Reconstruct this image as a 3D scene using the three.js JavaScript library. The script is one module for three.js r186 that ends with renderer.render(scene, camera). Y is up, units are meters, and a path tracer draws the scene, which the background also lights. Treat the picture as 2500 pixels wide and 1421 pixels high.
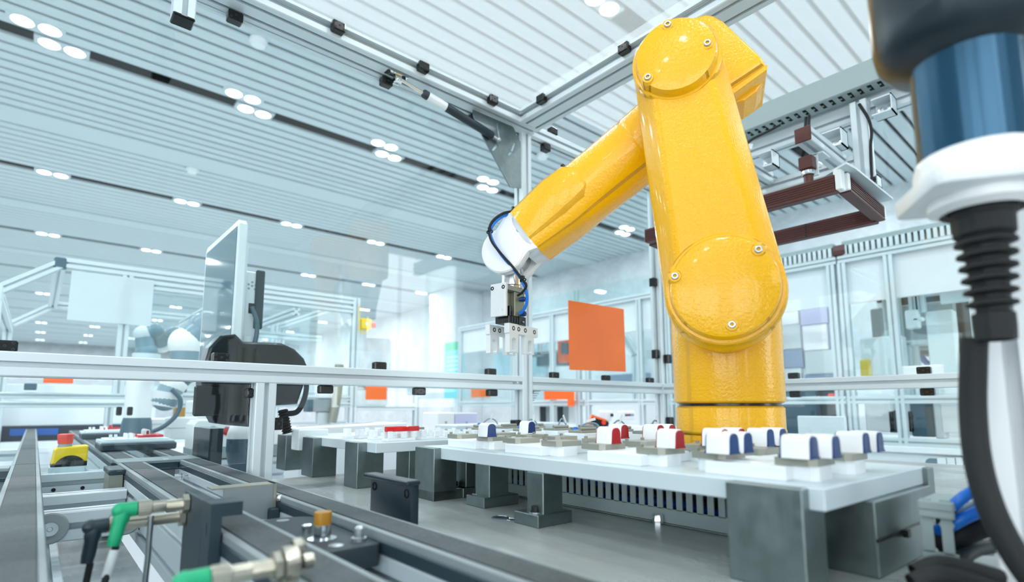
import * as THREE from 'three';
import { mergeGeometries, toCreasedNormals } from 'three/addons/utils/BufferGeometryUtils.js';
import { RectAreaLightUniformsLib } from 'three/addons/lights/RectAreaLightUniformsLib.js';

// ---------------------------------------------------------------- camera, light, exposure
// Metres, y up, y = 0 at eye height. x runs along the back of the robot cell, -z along the conveyors.
const scene = new THREE.Scene();
const PIX = 1333.2, CX = 1250, CY = 829, FW = 2500, FH = 1421;
const FULL = CY * 2;
const camera = new THREE.PerspectiveCamera(2 * Math.atan(CY / PIX) * 180 / Math.PI, FW / FULL, 0.02, 120);
camera.setViewOffset(FW, FULL, 0, 0, FW, FH);
const YAW = 40.94 * Math.PI / 180, PITCH = 7.06 * Math.PI / 180;
const FWD = new THREE.Vector3(Math.sin(YAW) * Math.cos(PITCH), Math.sin(PITCH), -Math.cos(YAW) * Math.cos(PITCH));
camera.position.set(0, 0, 0);
camera.up.set(0.0007, 1, 0.0006);
camera.lookAt(FWD);
camera.focus = 1.02;
camera.userData.fStop = 3.2;
scene.add(camera);
const renderer = new THREE.WebGLRenderer({ antialias: true });
renderer.toneMapping = THREE.LinearToneMapping;
renderer.toneMappingExposure = 1.0;
renderer.shadowMap.enabled = true;
scene.background = new THREE.Color(0x0);
RectAreaLightUniformsLib.init();

const FLOOR = -1.10, H = 2.9;               // factory floor and ceiling, from eye height
const SLAT = 0.052 * H;                     // ceiling slat pitch
const LAMP_ROWS = [0.305, -0.795, -1.895, -2.99, -4.09, -5.19, -6.29, -7.39, -8.49, -9.59, -10.68];   // times H, along z
const LAMP_COLS = [-1.55, -1.04, -0.53, -0.022, 0.484, 0.988, 1.494, 1.99, 2.49];              // times H, along x
const LAMP_LIGHT = 150, LAMP_GLOW = 9, DAYLIGHT = 2.4;
const WINDOWS = [[-7.6, 5.5, 0], [-5.0, 5.5, 0], [-2.4, 5.5, 0], [-9.5, 3.6, 1], [-9.5, 1.0, 1], [4.4, 5.5, 0]];     // x, z, and whether in the wall across x
const LAMP_COLOR = new THREE.Color().setRGB(0.965, 0.99, 1.0);
for (const r of LAMP_ROWS) for (const c of LAMP_COLS) {
  const l = new THREE.RectAreaLight(LAMP_COLOR, LAMP_LIGHT, 0.30, 0.16);
  l.position.set(c * H, H - 0.045, r * H);
  l.lookAt(c * H, H - 1, r * H);
  l.castShadow = true;
  scene.add(l);
}

// daylight through the glazed wall behind the camera
for (const [x, z, side] of WINDOWS) {
  const l = new THREE.RectAreaLight(new THREE.Color().setRGB(0.98, 0.99, 1.0), DAYLIGHT, 2.2, 2.7);
  l.position.set(x + (side ? 0.12 : 0), 1.15, z - (side ? 0 : 0.12)); l.lookAt(x + side, 1.15, z - 1 + side); l.castShadow = true; scene.add(l);
}

// ---------------------------------------------------------------- helpers
let seed = 7;
const rnd = () => (seed = (seed * 16807) % 2147483647) / 2147483647;
const rr = (a, b) => a + (b - a) * rnd();
const V = (x, y, z) => new THREE.Vector3(x, y, z);
const RIGHT = V(Math.cos(YAW), 0, Math.sin(YAW)), UPV = new THREE.Vector3().crossVectors(RIGHT, FWD);
const ray = (px, py) => V(0, 0, 0).addScaledVector(RIGHT, (px - CX) / PIX).addScaledVector(UPV, -(py - CY) / PIX).add(FWD);
const onX = (px, py, x) => { const v = ray(px, py); return v.multiplyScalar(x / v.x); };   // where the line of sight of a photo pixel meets a known plane
const onY = (px, py, y) => { const v = ray(px, py); return v.multiplyScalar(y / v.y); };
const onZ = (px, py, z) => { const v = ray(px, py); return v.multiplyScalar(z / v.z); };
const taken = {};
function numbered(name) {
  const n = taken[name] = (taken[name] ?? -1) + 1;
  return n ? `${name}_${String(n).padStart(3, '0')}` : name;
}
function meta(o, label, category, group, kind) {
  if (label) o.userData.label = label;
  if (category) o.userData.category = category;
  if (group) o.userData.group = group;
  if (kind) o.userData.kind = kind;
  return o;
}
const ORG = new Map();
function thing(name, label, category, pos, opt = {}) {
  const o = new THREE.Group(); o.name = numbered(name);
  o.position.set(...pos); if (opt.turn) o.rotation.y = opt.turn;
  scene.add(o); meta(o, label, category, opt.group, opt.kind);
  ORG.set(o, opt.turn !== undefined ? V(0, 0, 0) : o.position.clone());
  return o;
}
function merged(geos) {
  geos = (Array.isArray(geos) ? geos : [geos]).flat(3).map((g) => {
    g = g.index ? g.toNonIndexed() : g.clone();
    for (const k of Object.keys(g.attributes)) if (!['position', 'normal', 'uv'].includes(k)) g.deleteAttribute(k);
    if (!g.attributes.normal) g.computeVertexNormals();
    if (!g.attributes.uv) g.setAttribute('uv', new THREE.BufferAttribute(new Float32Array(g.attributes.position.count * 2), 2));
    return g;
  });
  return geos.length > 1 ? mergeGeometries(geos) : geos[0];
}
function uvBox(g) {           // uv in metres, by the way a face points
  const p = g.attributes.position, n = g.attributes.normal, uv = g.attributes.uv;
  for (let i = 0; i < p.count; i++) {
    const ax = Math.abs(n.getX(i)), ay = Math.abs(n.getY(i)), az = Math.abs(n.getZ(i));
    if (ay >= ax && ay >= az) uv.setXY(i, p.getX(i), p.getZ(i));
    else if (ax >= az) uv.setXY(i, p.getZ(i), p.getY(i));
    else uv.setXY(i, p.getX(i), p.getY(i));
  }
  return g;
}
function part(name, geos, mat, parent, label) {
  const g = merged(geos), o = ORG.get(parent) ?? V(0, 0, 0);
  g.translate(-o.x, -o.y, -o.z);
  uvBox(g);
  const m = new THREE.Mesh(g, mat); m.name = name; m.castShadow = m.receiveShadow = true;
  if (label) m.userData.label = label;
  parent.add(m); ORG.set(m, o);
  return m;
}
function parts(name, list, mat, parent, label) { return list.map((g) => part(name, g, mat, parent, label)); }    // alike pieces, each a mesh of its own
function single(name, geos, mat, label, category, opt = {}) {     // a thing that is one mesh
  const g = merged(geos); g.computeBoundingBox();
  const b = g.boundingBox, c = V((b.min.x + b.max.x) / 2, b.min.y, (b.min.z + b.max.z) / 2);
  g.translate(-c.x, -c.y, -c.z); uvBox(g);
  const m = new THREE.Mesh(g, mat); m.name = opt.plain ? name : numbered(name); m.position.copy(c); m.castShadow = m.receiveShadow = true;
  scene.add(m); ORG.set(m, c);
  return meta(m, label, category, opt.group, opt.kind);
}
function copyOf(o, pos, label, turn) {
  const c = o.clone(); c.name = numbered(o.name.replace(/_\d{3}$/, '')); c.userData = { ...o.userData };
  c.position.set(...pos); if (turn !== undefined) c.rotation.y = turn;
  if (label) c.userData.label = label;
  scene.add(c); return c;
}
// ---- shapes
function box(x0, x1, y0, y1, z0, z1, c = 0) {
  if (!c) return new THREE.BoxGeometry(x1 - x0, y1 - y0, z1 - z0).translate((x0 + x1) / 2, (y0 + y1) / 2, (z0 + z1) / 2);
  const pos = [], h = [(x1 - x0) / 2, (y1 - y0) / 2, (z1 - z0) / 2], m = [(x0 + x1) / 2, (y0 + y1) / 2, (z0 + z1) / 2];
  const pt = (s, k) => [0, 1, 2].map((i) => m[i] + s[i] * (h[i] - (i === k ? 0 : c)));       // corner s, on the face across axis k
  const tri = (a, b, d, n) => {
    const u = V(...b).sub(V(...a)), w = V(...d).sub(V(...a));
    if (u.cross(w).dot(V(...n)) < 0) [b, d] = [d, b];
    pos.push(...a, ...b, ...d);
  };
  const quad = (a, b, d, e, n) => { tri(a, b, d, n); tri(a, d, e, n); };
  for (let k = 0; k < 3; k++) {
    const i = (k + 1) % 3, j = (k + 2) % 3;
    for (const s of [-1, 1]) {
      const C = (p, q) => { const v = [0, 0, 0]; v[k] = s; v[i] = p; v[j] = q; return v; };
      const n = [0, 0, 0]; n[k] = s;
      quad(pt(C(-1, -1), k), pt(C(1, -1), k), pt(C(1, 1), k), pt(C(-1, 1), k), n);
    }
    for (const p of [-1, 1]) for (const q of [-1, 1]) {      // edges along k
      const C = (s) => { const v = [0, 0, 0]; v[k] = s; v[i] = p; v[j] = q; return v; };
      const n = [0, 0, 0]; n[i] = p; n[j] = q;
      quad(pt(C(-1), i), pt(C(1), i), pt(C(1), j), pt(C(-1), j), n);
    }
  }
  for (const a of [-1, 1]) for (const b of [-1, 1]) for (const d of [-1, 1]) tri(pt([a, b, d], 0), pt([a, b, d], 1), pt([a, b, d], 2), [a, b, d]);
  const g = new THREE.BufferGeometry(); g.setAttribute('position', new THREE.Float32BufferAttribute(pos, 3)); g.computeVertexNormals();
  return g;
}
const put = (g, m) => g.applyMatrix4(m);
const frame = (o, x, y, z) => new THREE.Matrix4().makeBasis(x, y, z).setPosition(o);
function along(dir) { // basis whose z is dir
  const z = dir.clone().normalize(), up = Math.abs(z.y) > 0.95 ? V(1, 0, 0) : V(0, 1, 0);
  const x = new THREE.Vector3().crossVectors(up, z).normalize();
  return [x, new THREE.Vector3().crossVectors(z, x), z];
}
function rod(a, b, r0, r1 = r0, seg = 16, open = false) {
  const d = b.clone().sub(a), l = d.length(), [x, y, z] = along(d);
  return put(new THREE.CylinderGeometry(r1, r0, l, seg, 1, open).rotateX(Math.PI / 2).translate(0, 0, l / 2), frame(a, x, y, z));
}
function turned(a, dir, profile, seg = 24) { // profile: [radius, distance along dir] pairs
  const [x, y, z] = along(dir);
  return toCreasedNormals(put(new THREE.LatheGeometry(profile.map(([r, h]) => new THREE.Vector2(Math.max(r, 1e-5), h)), seg).rotateX(Math.PI / 2), frame(a, x, y, z)), 0.6);
}
function tube(pts, r, seg = 8, n) {
  return new THREE.TubeGeometry(new THREE.CatmullRomCurve3(pts), n ?? pts.length * 6, r, seg);
}
const shapeOf = (pts) => new THREE.Shape(pts.map((p) => new THREE.Vector2(...p)));
function plateGeo(pts, depth, m, bevel = 0, holes = [], curve = 6) {   // an outline extruded along its z, then placed by m
  const s = pts instanceof THREE.Shape ? pts : shapeOf(pts);
  for (const h of holes) s.holes.push(h);
  const g = new THREE.ExtrudeGeometry(s, bevel ? { depth: depth - 2 * bevel, bevelEnabled: true, bevelThickness: bevel, bevelSize: bevel, bevelOffset: -bevel, bevelSegments: 2, curveSegments: curve } : { depth, bevelEnabled: false, curveSegments: curve });
  if (bevel) g.translate(0, 0, bevel);
  if (pts instanceof THREE.Shape) { const c = toCreasedNormals(g, 0.55); return m ? put(c, m) : c; }
  return m ? put(g, m) : g;
}
const circleHole = (x, y, r) => { const p = new THREE.Path(); p.absarc(x, y, r, 0, Math.PI * 2, true); return p; };
function roundRect(w, h, r, x = 0, y = 0) {
  const s = new THREE.Shape(), a = x - w / 2, b = y - h / 2;
  s.moveTo(a + r, b); s.lineTo(a + w - r, b); s.absarc(a + w - r, b + r, r, -Math.PI / 2, 0);
  s.lineTo(a + w, b + h - r); s.absarc(a + w - r, b + h - r, r, 0, Math.PI / 2);
  s.lineTo(a + r, b + h); s.absarc(a + r, b + h - r, r, Math.PI / 2, Math.PI);
  s.lineTo(a, b + r); s.absarc(a + r, b + r, r, Math.PI, Math.PI * 1.5);
  return s;
}
// slotted aluminium extrusion: axis, from, to, then its cross-section (u, v: z,y for x; x,y for z; x,z for y)
function prof(axis, a, b, u0, u1, v0, v1, unit = 0.04) {
  const W = u1 - u0, Hh = v1 - v0, c = Math.min(0.002, unit / 16), g = unit * 0.118, d = unit * 0.26, pts = [];
  const side = (L) => {        // outline of one side from 0 to L, as [along, inwards]
    const n = Math.max(1, Math.round(L / unit)), o = [[c, 0]];
    for (let i = 0; i < n; i++) {
      const m = (i + 0.5) * L / n;
      o.push([m - g, 0], [m - g, d * 0.35], [m - g * 1.9, d * 0.35], [m - g * 1.9, d * 0.6], [m - g * 0.8, d], [m + g * 0.8, d], [m + g * 1.9, d * 0.6], [m + g * 1.9, d * 0.35], [m + g, d * 0.35], [m + g, 0]);
    }
    o.push([L - c, 0]); return o;
  };
  for (const [s, t] of side(W)) pts.push([-W / 2 + s, -Hh / 2 + t]);
  for (const [s, t] of side(Hh)) pts.push([W / 2 - t, -Hh / 2 + s]);
  for (const [s, t] of side(W)) pts.push([W / 2 - s, Hh / 2 - t]);
  for (const [s, t] of side(Hh)) pts.push([-W / 2 + t, Hh / 2 - s]);
  const e = plateGeo(pts, b - a), um = (u0 + u1) / 2, vm = (v0 + v1) / 2;
  if (axis === 'x') return put(e, frame(V(a, vm, um), V(0, 0, -1), V(0, 1, 0), V(1, 0, 0)));
  if (axis === 'y') return put(e, frame(V(um, a, vm), V(1, 0, 0), V(0, 0, -1), V(0, 1, 0)));
  return put(e, frame(V(um, vm, a), V(1, 0, 0), V(0, 1, 0), V(0, 0, 1)));
}
const profBar = (a, b, w, h) => {        // the same between two points
  const l = a.distanceTo(b), g = prof('z', 0, l, -w / 2, w / 2, -h / 2, h / 2), [x, y, z] = along(b.clone().sub(a));
  return put(g, frame(a, x, y, z));
};

// ---------------------------------------------------------------- textures and materials
function noiseField(n, octaves) {        // tileable value noise, 0..1; octaves: [cells across, cells down, weight]
  const out = new Float32Array(n * n); let total = 0;
  for (const [cx, cy, w] of octaves) {
    total += w;
    const grid = Float32Array.from({ length: cx * cy }, rnd);
    for (let y = 0; y < n; y++) for (let x = 0; x < n; x++) {
      const u = x / n * cx, v = y / n * cy, i = Math.floor(u), j = Math.floor(v);
      let s = u - i, t = v - j; s = s * s * (3 - 2 * s); t = t * t * (3 - 2 * t);
      const G = (a, b) => grid[(b % cy) * cx + a % cx];
      out[y * n + x] += w * ((G(i, j) * (1 - s) + G(i + 1, j) * s) * (1 - t) + (G(i, j + 1) * (1 - s) + G(i + 1, j + 1) * s) * t);
    }
  }
  for (let i = 0; i < out.length; i++) out[i] /= total;
  return out;
}
function texOf(n, field, fn, srgb, metres) {
  const d = new Uint8Array(n * n * 4);
  for (let i = 0; i < n * n; i++) { const c = fn(field[i], i); d[i * 4] = c[0]; d[i * 4 + 1] = c[1]; d[i * 4 + 2] = c[2]; d[i * 4 + 3] = 255; }
  const t = new THREE.DataTexture(d, n, n); t.magFilter = THREE.LinearFilter; t.wrapS = t.wrapT = THREE.RepeatWrapping;
  if (srgb) t.colorSpace = THREE.SRGBColorSpace;
  t.repeat.set(1 / metres[0], 1 / metres[1]); t.needsUpdate = true; return t;
}
const grey = (v) => { const g = Math.max(0, Math.min(255, v)); return [g, g, g]; };
const peel = noiseField(512, [[48, 48, 1], [110, 110, 0.45]]);
const tPeel = texOf(512, peel, (v) => grey(255 * Math.min(1, Math.max(0, (v - 0.25) * 2))), false, [0.16, 0.16]);
const ground = noiseField(256, [[5, 5, 1], [14, 14, 0.6], [128, 8, 0.35]]);
const tGroundRough = texOf(256, ground, (v) => grey(255 * (0.7 + 0.35 * (v - 0.5))), false, [0.12, 0.12]);
const tGroundCol = texOf(256, ground, (v) => grey(255 * (0.86 + 0.16 * (v - 0.5))), true, [0.12, 0.12]);
const sheet = noiseField(512, [[3, 4, 1], [9, 7, 0.8], [40, 30, 0.25], [200, 20, 0.2]]);
const tSheetCol = texOf(512, sheet, (v) => grey(255 * (0.86 + 0.42 * (v - 0.5))), true, [0.7, 0.7]);
const tSheetRough = texOf(512, sheet, (v) => grey(255 * (0.6 + 1.1 * (0.5 - v))), false, [0.7, 0.7]);
const belt = noiseField(256, [[4, 10, 0.6], [64, 64, 0.7], [128, 128, 0.6]]);
const tBelt = texOf(256, belt, (v) => grey(255 * (0.84 + 0.5 * (v - 0.5))), true, [0.18, 0.18]);
const speck = noiseField(256, [[6, 6, 1], [24, 24, 0.6], [90, 90, 0.5]]);
const tSpeck = texOf(256, speck, (v) => grey(255 * (0.93 + 0.16 * (v - 0.5))), true, [1.6, 1.6]);

const M = {};
function mat(name, color, rough = 0.5, metal = 0, extra = {}) {
  const phys = ['clearcoat', 'transmission', 'sheen', 'ior', 'thickness', 'anisotropy', 'specularIntensity'].some((k) => k in extra);
  const m = new (phys ? THREE.MeshPhysicalMaterial : THREE.MeshStandardMaterial)({ color, roughness: rough, metalness: metal, ...extra });
  m.name = name; return (M[name] = m);
}
mat('alu', 0xd3dfe4, 0.4, 0.22);
mat('alu_far', 0xd3dee2, 0.4, 0.25);
mat('steel', 0xffffff, 1, 1, { map: tGroundCol, roughnessMap: tGroundRough }); M.steel.color.setRGB(0.33, 0.40, 0.40); M.steel.roughness = 0.55;
mat('chrome', 0xe4e8ea, 0.14, 1);
mat('bolt_steel', 0xb9c0c4, 0.3, 0.9);
mat('plate_alu', 0xc9d8de, 0.45, 0.12);
mat('base_sheet', 0xffffff, 1, 0.35, { map: tSheetCol, roughnessMap: tSheetRough }); M.base_sheet.color.setRGB(0.68, 0.725, 0.72); M.base_sheet.roughness = 0.5;
mat('black', 0x040607, 0.22);
mat('black_soft', 0x15191c, 0.7);
mat('charcoal', 0x2c3a40, 0.55, 0.1);
mat('anthracite', 0x22313a, 0.35, 0.2);
mat('belt', 0x4a5457, 0.6, 0, { map: tBelt });
mat('white_plastic', 0xf1f4f5, 0.35);
mat('white_print', 0xe6edf0, 0.6);
mat('white_paint', 0xe9eef1, 0.4);
mat('grey_plastic', 0x9aa5a8, 0.5);
mat('duct_grey', 0x9fb0b0, 0.55);
mat('robot_yellow', 0xfdbd00, 0.24, 0, { clearcoat: 0.25, clearcoatRoughness: 0.08, specularIntensity: 0.8, bumpMap: tPeel, bumpScale: 0.00034 });
M.robot_yellow.color.setRGB(0.98, 0.50, 0.001);
mat('red_plastic', 0xa10a18, 0.3); mat('blue_plastic', 0x083a74, 0.3); mat('blue_tube', 0x0d74dc, 0.28);
mat('red_clear', 0xd8141c, 0.15, 0, { clearcoat: 0.6 });
mat('estop_red', 0xf2432f, 0.42); mat('estop_yellow', 0xf6cf00, 0.42);
mat('green_plug', 0x12a876, 0.45); mat('green_hose', 0x2fd81e, 0.4);
mat('amber', 0xb9851a, 0.4, 0, { transmission: 0.25, thickness: 0.01, ior: 1.45 });
mat('brass_metal', 0xb5ac98, 0.3, 0.9);
mat('orange', 0xff6a1f, 0.35);
mat('bronze_bar', 0x54302c, 0.42, 0.35);
mat('tan_steel', 0x9c9e93, 0.4, 0.4);
mat('grey_cable', 0x7d97a5, 0.5);
mat('wall_white', 0xe2e9ee, 0.75, 0, { map: tSpeck });
mat('floor_grey', 0xd7dfe3, 0.3, 0, { map: tSpeck });
mat('slat', 0xc9d4d8, 0.42, 0.1);
mat('void_black', 0x10181b, 0.9);
mat('acrylic', 0xffffff, 0.0, 0, { transmission: 1, thickness: 0, ior: 1.49, specularIntensity: 1 }); M.acrylic.color.setRGB(0.93, 0.975, 0.98);
mat('hazy', 0xf4fafb, 0.9, 0, { transmission: 0.6, thickness: 0, ior: 1.45, transparent: true, opacity: 0.30, side: THREE.DoubleSide });
mat('daylight_pane', 0xffffff, 0.6, 0, { emissive: new THREE.Color().setRGB(0.97, 0.99, 1), emissiveIntensity: 1.6 });
mat('frosted', 0xe4edf0, 0.75, 0, { transmission: 0.35, thickness: 0, side: THREE.DoubleSide });
mat('lamp_face', 0xffffff, 0.5, 0, { emissive: new THREE.Color().setRGB(0.95, 0.985, 1), emissiveIntensity: LAMP_GLOW });
mat('glass_edge', 0x6fb7a4, 0.2);

// ---------------------------------------------------------------- the factory hall
const HX0 = -9.5, HX1 = 8.35, HZ0 = -33, HZ1 = 5.5;
{
  const S = (name, geos, m) => { const o = single(name, geos, m, null, null, { kind: 'structure', plain: true }); return o; };
  meta(S('floor', box(HX0, HX1, FLOOR - 0.1, FLOOR, HZ0, HZ1), M.floor_grey), 'pale grey epoxy factory floor');
  meta(S('wall_right', box(HX1, HX1 + 0.2, FLOOR, H + 0.4, HZ0, HZ1), M.wall_white), 'white factory side wall');
  meta(S('wall_back', box(HX0, HX1, FLOOR, H + 0.4, HZ0 - 0.2, HZ0), M.wall_white), 'white far end wall');
  meta(S('wall_left', box(HX0 - 0.2, HX0, FLOOR, H + 0.4, HZ0, HZ1), M.wall_white), 'white wall');
  meta(S('wall_front', box(HX0, HX1, FLOOR, H + 0.4, HZ1, HZ1 + 0.2), M.wall_white), 'white wall');
  const column = S('column', box(7.42, HX1, FLOOR, H, -11.75, -10.75, 0.01), M.wall_white); column.name = 'pillar';
  meta(column, 'square white pillar against the side wall');
  // daylit windows behind the camera
  WINDOWS.forEach(([x, z, side], i) => {
    const w = thing('window_' + (i + 1), 'tall daylit window with white frame', null, [x, -0.25, z], { kind: 'structure', turn: side ? Math.PI / 2 : Math.PI }); w.name = 'window_' + (i + 1);
    part('frame', [box(-1.2, 1.2, -0.05, 0.05, 0, 0.1), box(-1.2, 1.2, 2.75, 2.85, 0, 0.1), box(-1.2, -1.1, 0.05, 2.75, 0, 0.1), box(1.1, 1.2, 0.05, 2.75, 0, 0.1)], M.white_paint, w);
    part('mullion', box(-0.03, 0.03, 0.05, 2.75, 0.04, 0.09), M.white_paint, w);
    part('pane', box(-1.1, 1.1, 0.05, 2.75, 0.02, 0.05), M.daylight_pane, w);
  });
  // ceiling: dark void above, one metal slat after another below it, every 21st left out for the lamp slot
  const ceiling = thing('ceiling', 'white slatted metal ceiling with black lamp slots', null, [0, H, 0], { kind: 'structure' });
  part('ceiling_void', box(HX0, HX1, H + 0.32, H + 0.4, HZ0, HZ1), M.void_black, ceiling);
  const pitch = 1.0975 * H / 21, z0 = -0.795 * H, gap = 0.034;
  const slatGeo = merged(plateGeo([[-(pitch - gap) / 2, 0.03], [-(pitch - gap) / 2, 0.006], [-(pitch - gap) / 2 + 0.008, 0], [(pitch - gap) / 2 - 0.008, 0], [(pitch - gap) / 2, 0.006], [(pitch - gap) / 2, 0.03]], HX1 - HX0, frame(V(HX0, 0, 0), V(0, 0, -1), V(0, 1, 0), V(1, 0, 0))));
  const wideGeo = merged(box(HX0, HX1, -0.012, 0.03, -pitch * 0.97, pitch * 0.97));
  for (let k = -196; k <= 52; k++) {
    const z = z0 + k * pitch, r = ((k % 21) + 21) % 21;
    if (z > HZ1 - 0.1 || z < HZ0 + 0.1 || r === 0 || r === 11) continue;
    const m = new THREE.Mesh(r === 10 ? wideGeo : slatGeo, M.slat); m.name = 'slat'; m.castShadow = m.receiveShadow = true;
    m.position.set(0, 0, z + (r === 10 ? pitch / 2 : 0)); ceiling.add(m);
  }
  // recessed lamps, two round ones to a panel
  const lampPanel = (x, z, label, group) => {
    const t = thing('ceiling_lamp', label, 'lamp', [x, H, z], { group });
    part('panel', box(x - 0.175, x + 0.175, H - 0.004, H + 0.02, z - pitch / 2 + 0.008, z + pitch / 2 - 0.008), M.slat, t);
    for (const s of [-1, 1]) {
      const c = V(x + s * 0.08, H - 0.005, z);
      part('lamp_ring', turned(c, V(0, -1, 0), [[0.07, 0], [0.074, 0.004], [0.068, 0.006], [0.068, 0]], 24), M.white_paint, t);
      part('lamp_disc', turned(c, V(0, -1, 0), [[0, 0.003], [0.068, 0.003]], 24), M.lamp_face, t);
    }
    return t;
  };
  LAMP_ROWS.forEach((r, i) => LAMP_COLS.forEach((c) => {
    lampPanel(c * H, z0 + Math.round((r * H - z0) / (21 * pitch)) * 21 * pitch, 'pair of round recessed downlights in a black ceiling slot', 'downlights in the ceiling slots');
    if (i === 2 && c > -0.6) lampPanel((c - 0.055) * H, -1.895 * H + 0.0755 * H, 'second pair of round downlights beside a lit ceiling slot', 'extra downlights beside the slot');
  }));
  for (const [px, py] of [[632, 98], [1325, 378], [470, 412]]) {
    const c = onY(px, py, H);
    single('smoke_detector', turned(c, V(0, -1, 0), [[0, 0.05], [0.05, 0.048], [0.07, 0.02], [0.07, -0.001], [0, -0.001]], 20), M.white_plastic, 'small round white smoke detector on the slatted ceiling', 'detector', { group: 'smoke detectors on the ceiling' });
  }
  // skirting panels of the side wall: pale glazed screens in front of it
  for (let i = 0; i < 3; i++) {
    const z = -4.5 - i * 1.9;
    const t = thing('glass_screen', 'tall clear glass screen panel along the white side wall', 'glass panel', [8.1, FLOOR, z], { group: 'glass screens along the side wall' });
    part('glass', box(8.1, 8.112, FLOOR + 0.02, 2.35, z - 0.9, z + 0.9), M.acrylic, t);
    parts('glass_edge', [box(8.098, 8.114, FLOOR, 2.35, z - 0.915, z - 0.9), box(8.098, 8.114, FLOOR, 2.35, z + 0.9, z + 0.915)], M.glass_edge, t);
  }
}

// ---------------------------------------------------------------- the robot cell: profile frame, panes and panel clamps
const ZB = -1.205, TOP = 0.8606, XR = 1.81;
const cell = thing('cell_enclosure', 'aluminium profile enclosure of the robot cell with clear panes', 'enclosure', [0.9, FLOOR, -0.4]);
{
  const bar = (name, g) => part(name, g, M.alu, cell);
  bar('post', prof('y', -0.9, 0.0505, 0.3437, 0.385, ZB - 0.04, ZB));
  bar('post', prof('y', -0.16, TOP, 1.0885, 1.1285, ZB - 0.04, ZB));
  bar('post', prof('y', -0.9, TOP, XR, XR + 0.04, ZB - 0.04, ZB));
  bar('rail', prof('x', -1.1, 1.0885, ZB - 0.04, ZB, 0.0505, 0.0915));
  bar('rail', prof('x', 1.1285, XR, ZB - 0.04, ZB, 0.0505, 0.0905));
  bar('beam', prof('x', -1.1, 1.1285, ZB - 0.04, ZB + 0.04, TOP, TOP + 0.04));
  bar('beam', prof('x', 1.1285, XR + 0.04, ZB - 0.04, ZB, TOP, TOP + 0.04));
  bar('beam', prof('z', ZB + 0.04, 0.6, 1.046, 1.1285, TOP, TOP + 0.04));
  bar('rail', prof('z', ZB, 0.5, XR, XR + 0.04, 0.050, 0.0886));
  bar('beam', prof('z', ZB, 0.6, XR, XR + 0.04, TOP, TOP + 0.08));
  // short drop piece with a black cap
  const a = onZ(424, 24, -1.1), b = onZ(472, 44, -1.1);
  bar('drop_piece', prof('y', 0.722, TOP, a.x, a.x + 0.036, -1.136, -1.1));
  part('end_cap', box(a.x, a.x + 0.036, 0.717, 0.722, -1.136, -1.1, 0.002), M.black, cell, 'black plastic end cap');
  // panes
  const pane = (g) => part('pane', g, M.acrylic, cell);
  pane(box(-1.08, 1.085, 0.094, TOP - 0.004, ZB - 0.036, ZB - 0.032));
  pane(box(-1.08, 0.34, -0.115, 0.048, ZB - 0.036, ZB - 0.032));
  pane(box(0.388, 1.085, 0.0, 0.048, ZB - 0.036, ZB - 0.032));
  pane(box(1.131, XR - 0.003, 0.094, TOP - 0.004, ZB - 0.036, ZB - 0.032));
  pane(box(XR + 0.032, XR + 0.036, 0.092, TOP - 0.004, ZB + 0.003, 0.5));
  pane(box(XR + 0.032, XR + 0.036, -0.15, 0.047, ZB + 0.003, 0.5));
  part('roof_pane', box(-1.08, 1.04, TOP + 0.034, TOP + 0.038, ZB + 0.046, 0.5), M.hazy, cell, 'hazy clear roof pane');
  part('roof_pane', box(1.131, XR + 0.03, TOP + 0.136, TOP + 0.140, ZB + 0.005, 0.5), M.hazy, cell, 'hazy clear roof pane');
  // pane edge strips that show as a bright line
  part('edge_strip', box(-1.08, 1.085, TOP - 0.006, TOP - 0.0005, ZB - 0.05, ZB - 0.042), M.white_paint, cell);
  part('edge_strip', box(-1.08, 1.04, TOP + 0.026, TOP + 0.033, ZB + 0.041, ZB + 0.05), M.alu, cell);
  part('edge_strip', box(1.036, 1.045, TOP + 0.026, TOP + 0.033, ZB + 0.05, 0.5), M.alu, cell);
  // black panel clamps
  const clamp = (c, w = 0.03, h = 0.02, d = 0.022, face = 'z') => {
    const g = [box(c.x - w / 2, c.x + w / 2, c.y - h / 2, c.y + h / 2, c.z - d / 2, c.z + d / 2, 0.0025)];
    const m = part('panel_clamp', g, M.black, cell, 'black plastic panel clamp');
    const dots = [];
    for (const [u, v] of [[-0.32, 0.28], [0.32, 0.28], [-0.32, -0.28], [0.32, -0.28], [0, 0]]) {
      if (face === 'z') dots.push(turned(V(c.x + u * w, c.y + v * h, c.z + d / 2 - 0.0005), V(0, 0, 1), [[0.0024, 0], [0.0024, 0.001], [0.0014, 0.0011]], 8));
      else dots.push(turned(V(c.x - w / 2 + 0.0005, c.y + v * h, c.z + u * d), V(-1, 0, 0), [[0.0024, 0], [0.0024, 0.001], [0.0014, 0.0011]], 8));
    }
    parts('screw_hole', dots, M.charcoal, m);
  };
  for (const px of [6, 533, 921, 1192, 1347, 1473, 1580]) { const p = onZ(px, 905, ZB - 0.03); clamp(V(p.x, 0.1005, ZB - 0.02), 0.032, 0.019, 0.02); }
  for (const px of [790, 1018, 1195]) { const p = onZ(px, 948, ZB - 0.03); clamp(V(p.x, 0.0405, ZB - 0.02), 0.032, 0.019, 0.02); }
  clamp(V(0.396, -0.035, ZB - 0.02), 0.018, 0.026, 0.02); clamp(V(0.345 - 0.006, 0.03, ZB - 0.03), 0.012, 0.02, 0.02);
  clamp(V(1.078, -0.05, ZB - 0.022), 0.02, 0.026, 0.03);
  for (const px of [826, 1034, 1204]) { const p = onZ(px, 72 + (px - 826) * 0.456, -1.155); clamp(V(p.x, TOP + 0.021, ZB + 0.049), 0.03, 0.024, 0.02); }
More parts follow.
